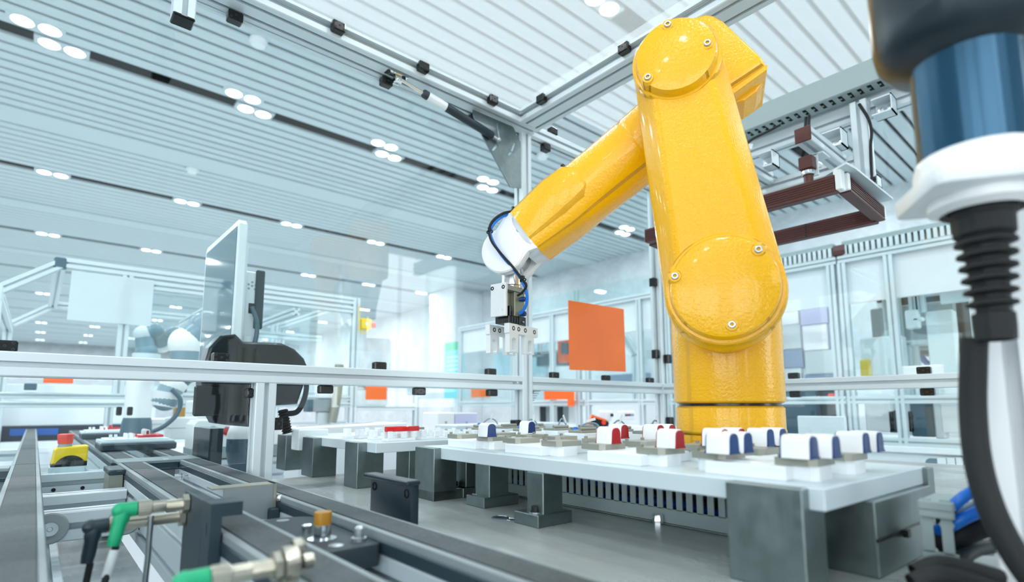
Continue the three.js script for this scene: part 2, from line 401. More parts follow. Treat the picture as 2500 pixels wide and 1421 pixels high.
  for (const [px, py] of [[573, 45], [941, 203], [1165, 286]]) { const p = onY(px, py, TOP - 0.011); clamp(V(p.x, TOP - 0.011, ZB - 0.028), 0.03, 0.022, 0.024); }
  for (const [px, py] of [[1525, 108], [1323, 240]]) { const p = onX(px, py, 1.037); clamp(V(1.037, TOP + 0.024, p.z), 0.02, 0.024, 0.03, 'x'); }
  clamp(V(1.234, TOP + 0.052, ZB - 0.01), 0.03, 0.024, 0.024); clamp(V(1.205, TOP - 0.012, ZB - 0.015), 0.03, 0.024, 0.024);
  for (const [px, py] of [[1607, 693], [1617, 867]]) { const p = onZ(px, py, ZB - 0.02); clamp(V(XR - 0.012, p.y, ZB - 0.02), 0.024, 0.034, 0.024); }
  for (const [px, py] of [[1641, 876], [1646, 1030]]) { const p = onX(px, py, XR + 0.02); clamp(V(XR + 0.02, p.y, ZB + 0.012), 0.024, 0.034, 0.022, 'x'); }
  for (const [px, py] of [[1938, 917], [2256, 905]]) { const p = onX(px, py, XR + 0.02); clamp(V(XR + 0.02, 0.0985, p.z), 0.02, 0.02, 0.032, 'x'); }
  for (const [px, py] of [[1942, 962], [2265, 957]]) { const p = onX(px, py, XR + 0.02); clamp(V(XR + 0.02, 0.040, p.z), 0.02, 0.02, 0.032, 'x'); }
  // rail screw near the post, glass-bead seal lines on the corner post
  part('screw', turned(V(1.066, 0.072, ZB - 0.004), V(0, 0, 1), [[0, 0.005], [0.0035, 0.005], [0.0035, 0]], 10), M.chrome, cell);
  for (const x of [XR - 0.02, XR - 0.009]) part('seal_strip', box(x, x + 0.004, 0.095, TOP, ZB - 0.03, ZB - 0.02), M.alu, cell);
  // brushed gusset plate under the beam
  const gp = [[1155, 268], [1156, 284], [1170, 318], [1245, 457], [1272, 460], [1271, 347], [1262, 335], [1254, 312], [1250, 309]].map(([x, y]) => onZ(x, y, ZB + 0.004));
  const slot = (pts) => { const p = new THREE.Path(); pts.forEach((q, i) => (i ? p.lineTo(q.x, q.y) : p.moveTo(q.x, q.y))); return p; };
  const h1 = [[1212, 300], [1216, 304], [1220, 335], [1213, 345], [1217, 338], [1215, 325]].map(([x, y]) => onZ(x, y, ZB + 0.004));
  const h2 = [[1256, 346], [1259, 352], [1252, 372], [1243, 381], [1240, 378], [1248, 366], [1252, 352]].map(([x, y]) => onZ(x, y, ZB + 0.004));
  const h3 = [[1210, 352], [1216, 356], [1212, 362], [1205, 370], [1200, 367], [1205, 360]].map(([x, y]) => onZ(x, y, ZB + 0.004));
  part('gusset_plate', plateGeo(gp.map((p) => [p.x, p.y]), 0.004, new THREE.Matrix4().makeTranslation(0, 0, ZB + 0.002), 0, [slot(h1), slot(h2), slot(h3)]), M.steel, cell, 'brushed steel gusset plate with curved slots');
  // ribbed die-cast angle under the rail beside the post
  const ribs = [];
  for (let i = 0; i < 5; i++) ribs.push(box(1.1285, 1.1285 + 0.034 - i * 0.006, 0.047 - i * 0.007, 0.050 - i * 0.007, ZB - 0.03, ZB - 0.004));
  part('angle_bracket', [plateGeo([[0, 0], [0.036, 0], [0, -0.036]], 0.003, new THREE.Matrix4().makeTranslation(1.1285, 0.0505, ZB - 0.032)), ribs], M.grey_plastic, cell);
}
// gas strut that holds the flap
{
  const A = onY(968, 187, TOP - 0.006), B = onZ(1218, 341, ZB + 0.018), d = B.clone().sub(A);
  const at = (t) => A.clone().addScaledVector(d, t);
  const t = thing('gas_strut', 'gas strut with black cylinder between the top beam and steel gusset', 'gas strut', [A.x, A.y, A.z]);
  part('cylinder', turned(at(0.42), d, [[0, 0], [0.0105, 0], [0.0118, 0.002], [0.0118, d.length() * 0.50], [0.009, d.length() * 0.515], [0, d.length() * 0.515]], 20), M.anthracite, t, 'glossy dark cylinder');
  part('label_sleeve', turned(at(0.28), d, [[0.0122, 0], [0.0122, d.length() * 0.17], [0.0118, d.length() * 0.17]], 20), M.white_print, t, 'white printed sleeve');
  part('cylinder_neck', turned(at(0.235), d, [[0, 0], [0.0095, 0], [0.0115, 0.003], [0.0115, d.length() * 0.05], [0, d.length() * 0.05]], 20), M.charcoal, t);
  part('piston_rod', rod(at(0.03), at(0.25), 0.0045), M.chrome, t);
  part('ball_joint', [rod(at(0.92), at(0.985), 0.0055), new THREE.SphereGeometry(0.008, 14, 10).translate(B.x, B.y, B.z)], M.bolt_steel, t);
  const f = V(A.x, A.y + 0.004, A.z);
  part('bracket', [box(f.x - 0.03, f.x + 0.03, f.y, f.y + 0.002, f.z - 0.012, f.z + 0.012), box(f.x - 0.006, f.x + 0.012, f.y - 0.022, f.y, f.z - 0.008, f.z - 0.005), box(f.x - 0.006, f.x + 0.012, f.y - 0.022, f.y, f.z + 0.005, f.z + 0.008), rod(V(f.x + 0.003, f.y - 0.012, f.z - 0.011), V(f.x + 0.003, f.y - 0.012, f.z + 0.011), 0.004)], M.chrome, t, 'zinc plated fork bracket');
  parts('bracket_screw', [-0.022, 0.022].map((s) => turned(V(f.x + s, f.y, f.z), V(0, -1, 0), [[0.005, 0], [0.005, 0.005], [0, 0.005]], 10)), M.black, t);
}
// orange tinted sheet stuck on the back pane
{
  const o = [[1388, 733], [1523, 755], [1528, 908], [1391, 903]].map(([x, y]) => onZ(x, y, ZB - 0.028));
  mat('orange_sheet', 0xff5a14, 0.12, 0, { transmission: 0.35, thickness: 0, ior: 1.45 }); M.orange_sheet.color.setRGB(1.0, 0.29, 0.06);
  single('orange_sheet', plateGeo(o.map((p) => [p.x, p.y]), 0.002, new THREE.Matrix4().makeTranslation(0, 0, ZB - 0.030)), M.orange_sheet, 'translucent orange plastic sheet fixed to the clear pane', 'sheet');
}

// ---------------------------------------------------------------- upper duct and the ring light frame on the cell's side beam
{
  const X0 = 1.738, X1 = XR, Y0 = 0.926, Y1 = 0.992, Z0 = -1.2, Z1 = 0.45;
  const t = thing('wiring_duct', 'grey slotted wiring duct along the top side beam', 'cable duct', [X1, Y0, -0.4]);
  part('cover', [box(X0 - 0.002, X0, Y0, Y1 + 0.002, Z0, Z1), box(X0, X1, Y1, Y1 + 0.002, Z0, Z1)], M.duct_grey, t);
  part('back', box(X1 - 0.002, X1, Y0, Y1, Z0, Z1), M.duct_grey, t);
  const pitch = 0.0255, n = Math.floor((Z1 - Z0) / pitch);
  part('edge_lip', [box(X0, X0 + 0.012, Y0 - 0.002, Y0, Z0, Z1), box(X1 - 0.02, X1, Y0 - 0.002, Y0, Z0, Z1)], M.duct_grey, t);
  for (let i = 0; i < n; i++) { const z = Z0 + i * pitch; part('duct_finger', [box(X0 + 0.012, X1 - 0.02, Y0 - 0.002, Y0, z, z + pitch * 0.55), box(X0 + 0.03, X0 + 0.036, Y0 - 0.002, Y0, z + pitch * 0.55, z + pitch * 0.8)], M.duct_grey, t); }
  part('wire_bundle', [tube([V(1.77, 0.96, Z0), V(1.775, 0.958, -0.5), V(1.77, 0.96, Z1)], 0.012), tube([V(1.785, 0.945, Z0), V(1.78, 0.947, -0.3), V(1.785, 0.945, Z1)], 0.009)], M.black_soft, t);
}
{
  const A = thing('camera_support', 'aluminium profile bracket with corner angles hung from the side beam', 'bracket', [XR, 0.58, -0.5]);
  const p = onX(2095, 265, 1.77);
  part('post', prof('y', 0.588, 0.9, 1.768, 1.808, p.z - 0.022, p.z + 0.022, 0.044), M.alu, A);
  const arm = (px, py, x0, y) => {
    const c = onX(px, py, x0);
    part('arm', prof('x', x0, 1.765, c.z - 0.02, c.z + 0.02, c.y - 0.02, c.y + 0.02), M.alu, A);
    part('end_cap', box(x0 - 0.004, x0, c.y - 0.021, c.y + 0.021, c.z - 0.021, c.z + 0.021, 0.002), M.bronze_bar, A, 'brown plastic end cap');
    return c;
  };
  const c1 = arm(1961, 330, 1.5), c2 = arm(1800, 395, 1.56);
  // corner angles with bolts
  const angle = (c, w = 0.04) => {
    const g = [box(c.x - 0.004, c.x, c.y - w / 2, c.y + w / 2, c.z - w / 2, c.z + w / 2), box(c.x - w, c.x, c.y + w / 2 - 0.004, c.y + w / 2, c.z - w / 2, c.z + w / 2), box(c.x - w, c.x, c.y - w / 2, c.y - w / 2 + 0.004, c.z - w / 2, c.z + w / 2), box(c.x - w, c.x, c.y - w / 2, c.y + w / 2, c.z + w / 2 - 0.003, c.z + w / 2)];
    const m = part('corner_angle', g, M.alu, A);
    parts('bolt', [-1, 1].map((s) => turned(V(c.x - 0.003, c.y, c.z + s * w * 0.22), V(-1, 0, 0), [[w * 0.22, 0], [w * 0.22, 0.003], [w * 0.13, 0.003], [w * 0.13, 0.01], [0, 0.011]], 12)), M.chrome, m);
  };
  const b1 = onX(2047, 352, 1.74), b2 = onX(1884, 400, 1.74), b3 = onX(2145, 262, 1.76), b4 = onX(2122, 442, 1.75);
  angle(b1, 0.052); angle(b2, 0.05); angle(V(1.80, b3.y, b3.z + 0.01), 0.05); angle(V(1.80, b4.y, b4.z), 0.036);
  part('beam', prof('z', -0.95, p.z - 0.022, 1.768, 1.808, 0.70, 0.74), M.alu, A);
  // small camera under the arm
  const cam = thing('vision_camera', 'small dark inspection camera with silver lens ring hanging under the bracket', 'camera', [1.55, 0.6, c1.z - 0.03]);
  const q = onX(1975, 405, 1.56);
  part('body', box(1.535, 1.565, q.y - 0.016, q.y + 0.02, q.z - 0.018, q.z + 0.018, 0.002), M.bronze_bar, cam);
  part('mount', [box(1.567, 1.575, q.y - 0.03, q.y + 0.03, q.z - 0.02, q.z + 0.02), box(1.567, 1.62, q.y + 0.028, q.y + 0.033, q.z - 0.02, q.z + 0.035), rod(V(1.575, q.y + 0.01, q.z + 0.005), V(1.59, q.y + 0.01, q.z + 0.005), 0.007), rod(V(1.575, q.y, q.z + 0.02), V(1.588, q.y, q.z + 0.02), 0.006)], M.alu, cam);
  part('lens', turned(V(1.552, q.y - 0.016, q.z), V(0, -1, 0), [[0.014, 0], [0.014, 0.016], [0.012, 0.017], [0.012, 0.05], [0, 0.05]], 20), M.bronze_bar, cam);
  part('lens_ring', turned(V(1.552, q.y - 0.016, q.z), V(0, -1, 0), [[0.0145, 0.002], [0.017, 0.004], [0.017, 0.012], [0.0145, 0.014]], 20), M.chrome, cam, 'silver lens ring');
  // ring light: four brown bars hung from a plate
  const R = thing('light_bar_frame', 'rectangular frame of four brown light bars under a pale plate', 'light frame', [1.62, 0.53, -0.6]);
  const ya = 0.553, yb = 0.541, xa = 1.47, xb = 1.77, zn = -0.452, zf = -1.02;
  const barGeo = (a, b) => { const g = []; const [x, y, z] = along(b.clone().sub(a)); const l = a.distanceTo(b); g.push(put(box(-0.014, 0.014, -0.022, 0.022, 0, l, 0.002), frame(a, x, y, z))); for (const k of [-0.012, -0.006, 0, 0.006, 0.012]) g.push(put(box(-0.0155, 0.0155, k, k + 0.0022, 0.006, l - 0.006), frame(a, x, y, z))); return g; };
  part('light_bar', barGeo(V(xa, ya, zf), V(xa, ya, zn)), M.bronze_bar, R);
  part('light_bar', barGeo(V(xb, yb, zf), V(xb, yb, zn)), M.bronze_bar, R);
  part('light_bar', barGeo(V(xa + 0.03, ya + 0.004, zn + 0.004), V(xb + 0.005, yb + 0.003, zn + 0.004)), M.bronze_bar, R);
  part('light_bar', barGeo(V(xa + 0.03, ya, zf), V(xb, yb, zf)), M.bronze_bar, R);
  part('end_block', [box(xa - 0.014, xa + 0.014, ya - 0.02, ya + 0.034, zn - 0.006, zn + 0.012, 0.002)], M.white_print, R);
  part('end_block', [box(xa + 0.02, xa + 0.034, ya - 0.014, ya + 0.03, zn - 0.012, zn + 0.018, 0.002)], M.white_print, R);
  part('end_block', [box(xb + 0.004, xb + 0.018, yb - 0.014, yb + 0.03, zn - 0.012, zn + 0.018, 0.002)], M.white_print, R);
  part('carrier_plate', plateGeo([[xa - 0.03, -zn - 0.03], [xa + 0.01, -zn + 0.035], [xb + 0.03, -zn + 0.035], [xb + 0.03, -zn - 0.035], [xa + 0.02, -zn - 0.035]].map(([x, z]) => [x, z - 0.0]), 0.006, frame(V(0, 0.585, 0), V(1, 0, 0), V(0, 0, -1), V(0, 1, 0))), M.plate_alu, R);
  part('cable_tie', put(box(-0.0145, 0.0145, -0.02, 0.02, 0, 0.004), frame(onX(1970, 565, xb), V(1, 0, 0), V(0, 1, 0), V(0, 0, 1))), M.black, R);
  // cable that drops out of the duct
  const k = [onX(2098, 255, 1.765), onX(2120, 290, 1.76), onX(2128, 320, 1.762), onX(2126, 360, 1.765), onX(2130, 440, 1.765), onX(2134, 462, 1.76)];
  single('black_cable', tube(k, 0.004), M.black_soft, 'thin black cable dropping from the slotted duct along the profile', 'cable');
  single('black_cable', [tube([onX(1968, 288, 1.75), onX(1967, 310, 1.72), V(1.53, 0.72, onX(1968, 320, 1.53).z)], 0.0045), tube([onX(1976, 284, 1.75), onX(1975, 310, 1.72), V(1.54, 0.72, onX(1975, 320, 1.54).z)], 0.0045)], M.black_soft, 'doubled dark cable entering the capped bracket arm from the duct', 'cable');
  single('black_cable', tube([onX(1905, 306, 1.74), onX(1868, 325, 1.7), onX(1838, 340, 1.66), onX(1815, 360, 1.62)], 0.004), M.black_soft, 'slack black cable leaving the slotted duct beside a white tag', 'cable');
  const tg = onX(1828, 358, 1.64);
  single('cable_tag', put(box(-0.012, 0.012, -0.008, 0.008, 0, 0.001), frame(tg, V(0.2, -0.3, 0.93).normalize(), V(0, 0.95, 0.31).normalize(), V(-0.97, -0.06, 0.2).normalize())), M.white_print, 'small white cable tag with printed lines', 'tag');
}

// ---------------------------------------------------------------- the yellow robot
const BASE_Y = -0.16;                         // top of the cell's base sheet
function loft(sections, capA = true, capB = true) {      // sections: arrays of points, all of one length
  const n = sections[0].length, pos = [], idx = [];
  for (const s of sections) for (const p of s) pos.push(p.x, p.y, p.z);
  for (let i = 0; i + 1 < sections.length; i++) for (let j = 0; j < n; j++) {
    const a = i * n + j, b = i * n + (j + 1) % n, c = a + n, d = b + n;
    idx.push(a, b, d, a, d, c);
  }
  let g = new THREE.BufferGeometry(); g.setAttribute('position', new THREE.Float32BufferAttribute(pos, 3)); g.setIndex(idx); g.computeVertexNormals();
  const out = [g];
  for (const [on, s, flip] of [[capA, sections[0], true], [capB, sections.at(-1), false]]) if (on) {
    const c = s.reduce((q, p) => q.add(p), V(0, 0, 0)).divideScalar(n), q = [];
    for (let j = 0; j < n; j++) { const a = s[j], b = s[(j + 1) % n]; q.push(...(flip ? [c, b, a] : [c, a, b]).flatMap((p) => [p.x, p.y, p.z])); }
    g = new THREE.BufferGeometry(); g.setAttribute('position', new THREE.Float32BufferAttribute(q, 3)); g.computeVertexNormals(); out.push(g);
  }
  return out;
}
const ring = (c, a, b, ra, rb, n, seg = 40, turn = 0) => Array.from({ length: seg }, (_, i) => {   // superellipse
  const t = i / seg * Math.PI * 2 + turn, k = (v) => Math.sign(v) * Math.abs(v) ** (2 / n);
  return c.clone().addScaledVector(a, ra * k(Math.cos(t))).addScaledVector(b, rb * k(Math.sin(t)));
});
const RT = -61.8355 * Math.PI / 180, RP = V(0.9536, BASE_Y, -0.4979);
const toWorld = (v) => v.clone().applyAxisAngle(V(0, 1, 0), RT).add(RP);
{
  const R = thing('industrial_robot', 'glossy yellow six axis robot arm with silver wrist in the glazed cell', 'robot', [RP.x, RP.y, RP.z], { turn: RT });
  const Yl = M.robot_yellow, S = V(0, 0.3426, 0), E = V(-0.0572, 0.7389, 0), W = V(-0.4341, 0.4859, 0);
  const d = W.clone().sub(E).normalize(), p = V(-d.y, d.x, 0).multiplyScalar(-1).normalize();   // p points down and away from the forearm
  if (p.x < 0) p.negate();
  const lathe = (pts, a = 0, l = Math.PI * 2, seg = 64) => new THREE.LatheGeometry(pts.map(([r, y]) => new THREE.Vector2(Math.max(r, 1e-5), y)), seg, a, l);
  const D = Math.PI / 180;
  // base with a connector recess
  part('base', [lathe([[0, 0.162], [0.088, 0.162], [0.0925, 0.158], [0.0925, 0.121], [0.0935, 0.119], [0.0935, 0.112], [0.072, 0.110]]), lathe([[0.0925, 0.113], [0.0925, 0.03], [0.104, 0.02], [0.106, 0], [0, 0]], 112 * D, 265 * D), lathe([[0.0925, 0.113], [0.094, 0.104], [0.083, 0.098]], 10 * D, 100 * D)], Yl, R);
  part('connector_panel', [lathe([[0.072, 0.112], [0.072, 0]], 0, Math.PI * 2, 24), put(box(-0.05, 0.05, 0.02, 0.085, -0.004, 0.004, 0.002), new THREE.Matrix4().makeRotationY(48 * D).setPosition(0.058, 0, 0.052))], M.charcoal, R, 'dark connector panel in the base recess');
  part('axis_gap', lathe([[0.0865, 0.161], [0.0865, 0.166]]), M.black, R);
  part('turret', [lathe([[0.0, 0.166], [0.0885, 0.166], [0.0945, 0.170], [0.0945, 0.26], [0.0955, 0.264], [0.0955, 0.335], [0.088, 0.35], [0, 0.352]]), turned(V(0, S.y, -0.105), V(0, 0, 1), [[0, 0], [0.075, 0.002], [0.086, 0.014], [0.086, 0.19], [0.09, 0.2], [0.09, 0.212]], 48)], Yl, R);
  // upper arm: a tapered capsule with bevelled rim
  const capsule = (r0, r1, inset) => {
    const s = new THREE.Shape(), v = new THREE.Vector2(E.x - S.x, E.y - S.y), L = v.length(), ang = Math.atan2(v.y, v.x), k = Math.acos((r0 - r1) / L);
    r0 -= inset; r1 -= inset;
    s.absarc(S.x, S.y, r0, ang + k, ang - k + Math.PI * 2, false);
    s.absarc(E.x, E.y, r1, ang - k, ang + k, false);
    s.closePath(); return s;
  };
  // cross-section rings of the tapered capsule, from its back to its bevelled front
  const outline = (inset, z) => { const a = capsule(0.093, 0.0735, inset).getPoints(40); return a.slice(0, -1).map((q) => V(q.x, q.y, z)); };
  const arm = loft([[0.012, 0.094], [0.003, 0.098], [0, 0.106], [0, 0.150], [0.0025, 0.156], [0.026, 0.1775], [0.031, 0.181], [0.036, 0.182]].map(([i, z]) => outline(i, z)), true, true);
  part('upper_arm', arm.map((g) => toCreasedNormals(g, 0.5)), Yl, R);
  const coverAt = (name, c, r, z0, z1, bolts) => {
    const m = part(name, [turned(V(c.x, c.y, z0), V(0, 0, 1), [[r + 0.008, 0], [r + 0.0075, (z1 - z0) * 0.55], [r + 0.005, (z1 - z0) * 0.62], [r + 0.001, (z1 - z0) * 0.62], [r, (z1 - z0) * 0.66], [r - 0.0008, (z1 - z0) * 0.88], [r - 0.003, z1 - z0 - 0.001], [r - 0.008, z1 - z0 + 0.0005], [r * 0.6, z1 - z0 + 0.0035], [r * 0.3, z1 - z0 + 0.005], [0, z1 - z0 + 0.0055]], 72),
      ...bolts.map(([u, v]) => turned(V(c.x + u, c.y + v, z0 + 0.004), V(0, 0, 1), [[0.014, 0], [0.0125, z1 - z0 - 0.006], [0.009, z1 - z0 - 0.001], [0, z1 - z0 - 0.001]], 24))], Yl, R, 'round yellow joint cover');
    for (const [u, v] of bolts) part('cover_bolt', [turned(V(c.x + u, c.y + v, z1 + 0.001), V(0, 0, 1), [[0.0056, 0], [0.0056, 0.0042], [0.0048, 0.005], [0.003, 0.005], [0.0028, 0.0018], [0, 0.0018]], 16)], M.bolt_steel, m, 'steel socket head bolt');
  };
  coverAt('shoulder_cover', S, 0.0805, 0.160, 0.200, [[0.050, 0.051], [-0.071, 0.021], [0.008, -0.060]]);
  coverAt('elbow_cover', E, 0.0655, 0.156, 0.199, [[-0.010, 0.052], [0.050, 0.003], [-0.045, -0.034]]);
  // elbow housing behind the arm
  const inv = V(0, 1, 0), loc = (px, py, z) => {      // where a line of sight meets the robot's plane at local depth z, in the robot's own axes
    const v = ray(px, py), nrm = V(0, 0, 1).applyAxisAngle(inv, RT), q = toWorld(V(0, 0, z)), k = q.dot(nrm) / v.dot(nrm);
    return v.multiplyScalar(k).sub(RP).applyAxisAngle(inv, -RT);
  };
  const hp = [[1600, 250], [1590, 150], [1640, 80], [1690, 50], [1725, 41], [1748, 44], [1768, 56], [1812, 97], [1858, 140], [1870, 156], [1873, 170], [1862, 180], [1774, 238], [1740, 300], [1690, 345]].map(([u, v]) => { const q = loc(u, v, 0.055); return [q.x, q.y]; }).reverse();
  part('elbow_housing', [toCreasedNormals(new THREE.ExtrudeGeometry(shapeOf(hp), { depth: 0.10, bevelEnabled: true, bevelThickness: 0.028, bevelSize: 0.014, bevelOffset: -0.014, bevelSegments: 5 }).translate(0, 0, -0.055), 0.7), turned(V(E.x, E.y, 0.04), V(0, 0, 1), [[0.07, 0], [0.07, 0.06]], 40)], Yl, R);
  const fl = [[1874, 164], [1872, 178], [1786, 240], [1770, 244], [1772, 232], [1862, 168]].map(([u, v]) => { const q = loc(u, v, 0.055); return [q.x, q.y]; }).reverse();
  part('housing_flange', plateGeo(fl, 0.13, new THREE.Matrix4().makeTranslation(0, 0, -0.065), 0.003), Yl, R);
  const cv = [[1873, 172], [1868, 200], [1848, 230], [1818, 252], [1796, 258], [1780, 244]].map(([u, v]) => { const q = loc(u, v, 0.02); return [q.x, q.y]; }).reverse();
  part('housing_cover', plateGeo(cv, 0.075, new THREE.Matrix4().makeTranslation(0, 0, -0.045), 0.004), Yl, R, 'rough cast underside cover');
  // forearm
  const at = (s) => E.clone().addScaledVector(d, s), zz = V(0, 0, 1);
  part('forearm', loft([[0.0, 0.066, 0.066, 2], [0.04, 0.0715, 0.0715, 2], [0.105, 0.0695, 0.0695, 2], [0.111, 0.067, 0.067, 2], [0.113, 0.067, 0.067, 2], [0.118, 0.0685, 0.0685, 2], [0.19, 0.0675, 0.067, 2], [0.235, 0.0665, 0.0645, 2.2], [0.262, 0.0655, 0.0625, 2.7], [0.30, 0.064, 0.0595, 3.4], [0.385, 0.0585, 0.0535, 4.2]].map(([s, a, b, n]) => ring(at(s), p, zz, a, b, n, 56, Math.PI / 56)), false, true), Yl, R);
  part('forearm_shell', loft([[0.232, 0.028, 0.064], [0.25, 0.042, 0.069], [0.30, 0.047, 0.0665], [0.386, 0.044, 0.0575]].map(([s, a, z]) => [at(s).addScaledVector(p, -a - 0.012).setZ(z - 0.016), at(s).addScaledVector(p, -a).setZ(z), at(s).addScaledVector(p, a * 0.55).setZ(z), at(s).addScaledVector(p, a * 0.55 + 0.02).setZ(z - 0.022), at(s).addScaledVector(p, 0.02).setZ(0), at(s).addScaledVector(p, -0.03).setZ(0)])), Yl, R, 'flat faceted shell on the forearm');
  part('forearm_plug', rod(at(0.245).addScaledVector(p, -0.062).setZ(0.01), at(0.245).addScaledVector(p, -0.078).setZ(0.012), 0.005, 0.004), M.black, R);
  // silver wrist
  W.add(V(0.011, -0.001, 0));
  mat('wrist_silver', 0xd9dee2, 0.3, 0.45); mat('wrist_white', 0xeef2f5, 0.35, 0.1); mat('machined', 0xd5d7d8, 0.22, 1);
  part('wrist_neck', loft([[0.384, 0.0575, 0.0525, 4.2], [0.392, 0.0575, 0.052, 4.2], [0.412, 0.05, 0.046, 3.6]].map(([s, a, b, n]) => ring(at(s), p, zz, a, b, n, 40, Math.PI / 40)), false, true), M.wrist_silver, R);
  const cheek = (k) => {
    const s = new THREE.Shape(), Lw = W.distanceTo(at(0.388)), ang = Math.atan2(-d.y, -d.x);
    s.absarc(W.x, W.y, 0.049 - k, ang + 75 * D, ang - 62 * D + Math.PI * 2, false);
    const q = (a, b) => { const v = at(0.388 - 0.004).addScaledVector(p, b).addScaledVector(d, a); return [v.x, v.y]; };
    s.lineTo(...q(0.02, 0.045)); s.lineTo(...q(0, 0.052)); s.lineTo(...q(0, -0.054)); s.lineTo(...q(0.014, -0.052)); s.closePath(); return s;
  };
  part('wrist_fork', [plateGeo(cheek(0), 0.024, new THREE.Matrix4().makeTranslation(0, 0, 0.026), 0.003, [], 24), plateGeo(cheek(0.002), 0.022, new THREE.Matrix4().makeTranslation(0, 0, -0.05), 0.003, [], 24)], M.wrist_white, R);
  part('wrist_cover', turned(V(W.x, W.y, 0.05), zz, [[0.0465, 0], [0.0465, 0.0008], [0.0458, 0.0014], [0, 0.0016]], 48), M.wrist_white, R, 'flat round white wrist cover');
  part('cover_screw', turned(V(W.x - 0.028, W.y + 0.028, 0.0512), zz, [[0, 0.0012], [0.0022, 0.0012], [0.0022, 0]], 8), M.black, R);
  part('inspection_plug', turned(V(W.x + 0.036, W.y + 0.040, 0.0495), zz, [[0, 0.001], [0.006, 0.001], [0.007, 0]], 14), M.grey_plastic, R);
  part('wrist_knuckle', turned(V(W.x, W.y, -0.027), zz, [[0, 0], [0.036, 0], [0.037, 0.002], [0.037, 0.052], [0, 0.053]], 36), M.machined, R);
  part('tool_flange', turned(V(W.x + 0.003, W.y - 0.02, 0), V(0, -1, 0), [[0.02, 0], [0.0235, 0.018], [0.0235, 0.047], [0.022, 0.049], [0.022, 0.0538], [0, 0.0538]], 36), M.machined, R, 'machined round tool flange');
}
// gripper on the flange
{
  const W = toWorld(V(-0.4341 + 0.014, 0.4859, 0.002)), G = V(W.x, 0.2515, W.z);
  const t = thing('gripper', 'pneumatic two jaw gripper with white side plate under the robot wrist', 'gripper', [G.x, G.y, G.z], { turn: 12 * Math.PI / 180 });
  mat('khaki_body', 0x8d8f7c, 0.4, 0.5); mat('grip_white', 0xe4e8e9, 0.38, 0.15);
  part('side_plate', box(-0.050, -0.042, -0.066, 0.003, -0.0195, 0.0195, 0.0008), M.grip_white, t, 'white anodised side plate');
  part('top_plate', box(-0.042, 0.022, -0.010, 0.0, -0.0195, 0.0195, 0.0008), M.tan_steel, t);
  parts('plate_bolt', [[-0.0145, -0.006], [0.0145, -0.006]].map(([z, y]) => turned(V(-0.0498, y, z), V(-1, 0, 0), [[0.0042, 0], [0.0042, 0.001], [0.0022, 0.0012], [0.002, 0]], 12)), M.black, t);
  parts('plate_bolt', [[-0.0105, -0.053], [0.0095, -0.053]].map(([z, y]) => turned(V(-0.0498, y, z), V(-1, 0, 0), [[0.0032, 0], [0.0028, 0.0008], [0.0015, 0.0008], [0.0015, 0]], 12)), M.chrome, t);
  part('cylinder_body', box(-0.014, 0.022, -0.062, -0.010, -0.017, 0.0165, 0.001), M.khaki_body, t, 'khaki anodised cylinder body');
  part('sensor_clip', box(-0.030, -0.022, -0.064, -0.042, 0.004, 0.0165, 0.001), M.black, t);
  part('body_spine', box(-0.042, -0.014, -0.062, -0.010, -0.016, 0.004, 0.001), M.tan_steel, t);
  part('jaw_guide', [box(-0.034, 0.026, -0.078, -0.063, -0.02, 0.0165, 0.001), box(-0.001, 0.024, -0.0795, -0.061, 0.0165, 0.018)], M.black, t, 'black jaw guide');
  parts('guide_groove', [-0.026, -0.017, -0.008].map((x) => box(x, x + 0.004, -0.076, -0.065, 0.0166, 0.0178)), M.anthracite, t);
  part('guide_pin', turned(V(0.012, -0.072, 0.018), V(0.6, -0.2, 1), [[0.0022, 0], [0.0022, 0.004], [0, 0.0045]], 8), M.chrome, t);
  for (const [y, x] of [[-0.0245, 0.004], [-0.0555, 0.006]]) part('air_fitting', [turned(V(x, y, 0.0165), V(0.35, 0.05, 1), [[0.0045, 0], [0.0045, 0.004], [0.0055, 0.004], [0.0055, 0.012], [0.003, 0.013]], 14)], M.blue_plastic, t, 'blue push-in air fitting');
  const jaw = (z0, z1, x0, x1, y) => {
    part('jaw_bar', box(x0, x1, y - 0.021, y, z0, z1, 0.0006), M.grip_white, t);
    const xs = [x0 + 0.003, x0 + 0.060];
    for (const x of xs) {
      const s = shapeOf([[0, 0], [0, -0.040], [0.009, -0.040], [0.009, -0.036], [0.0075, -0.034], [0.0075, -0.014], [0.011, -0.010], [0.019, -0.010], [0.0225, -0.014], [0.0225, -0.034], [0.021, -0.036], [0.021, -0.040], [0.030, -0.040], [0.030, 0]]);
      part('finger', plateGeo(s, z1 - z0, new THREE.Matrix4().makeTranslation(x, y - 0.020, z0), 0), M.grip_white, t, 'forked white gripper finger');
    }
    parts('jaw_bolt', [0.016, 0.034, 0.058, 0.092].map((u) => turned(V(x0 + u, y - 0.010, z1 - 0.0003), V(0, 0, 1), [[0.0048, 0], [0.0048, 0.0008], [0.003, 0.001], [0.0028, 0]], 14)), M.black, t);
  };
  jaw(0.004, 0.0165, -0.034, 0.072, -0.0785);
  jaw(-0.042, -0.030, -0.040, 0.066, -0.0785);
}
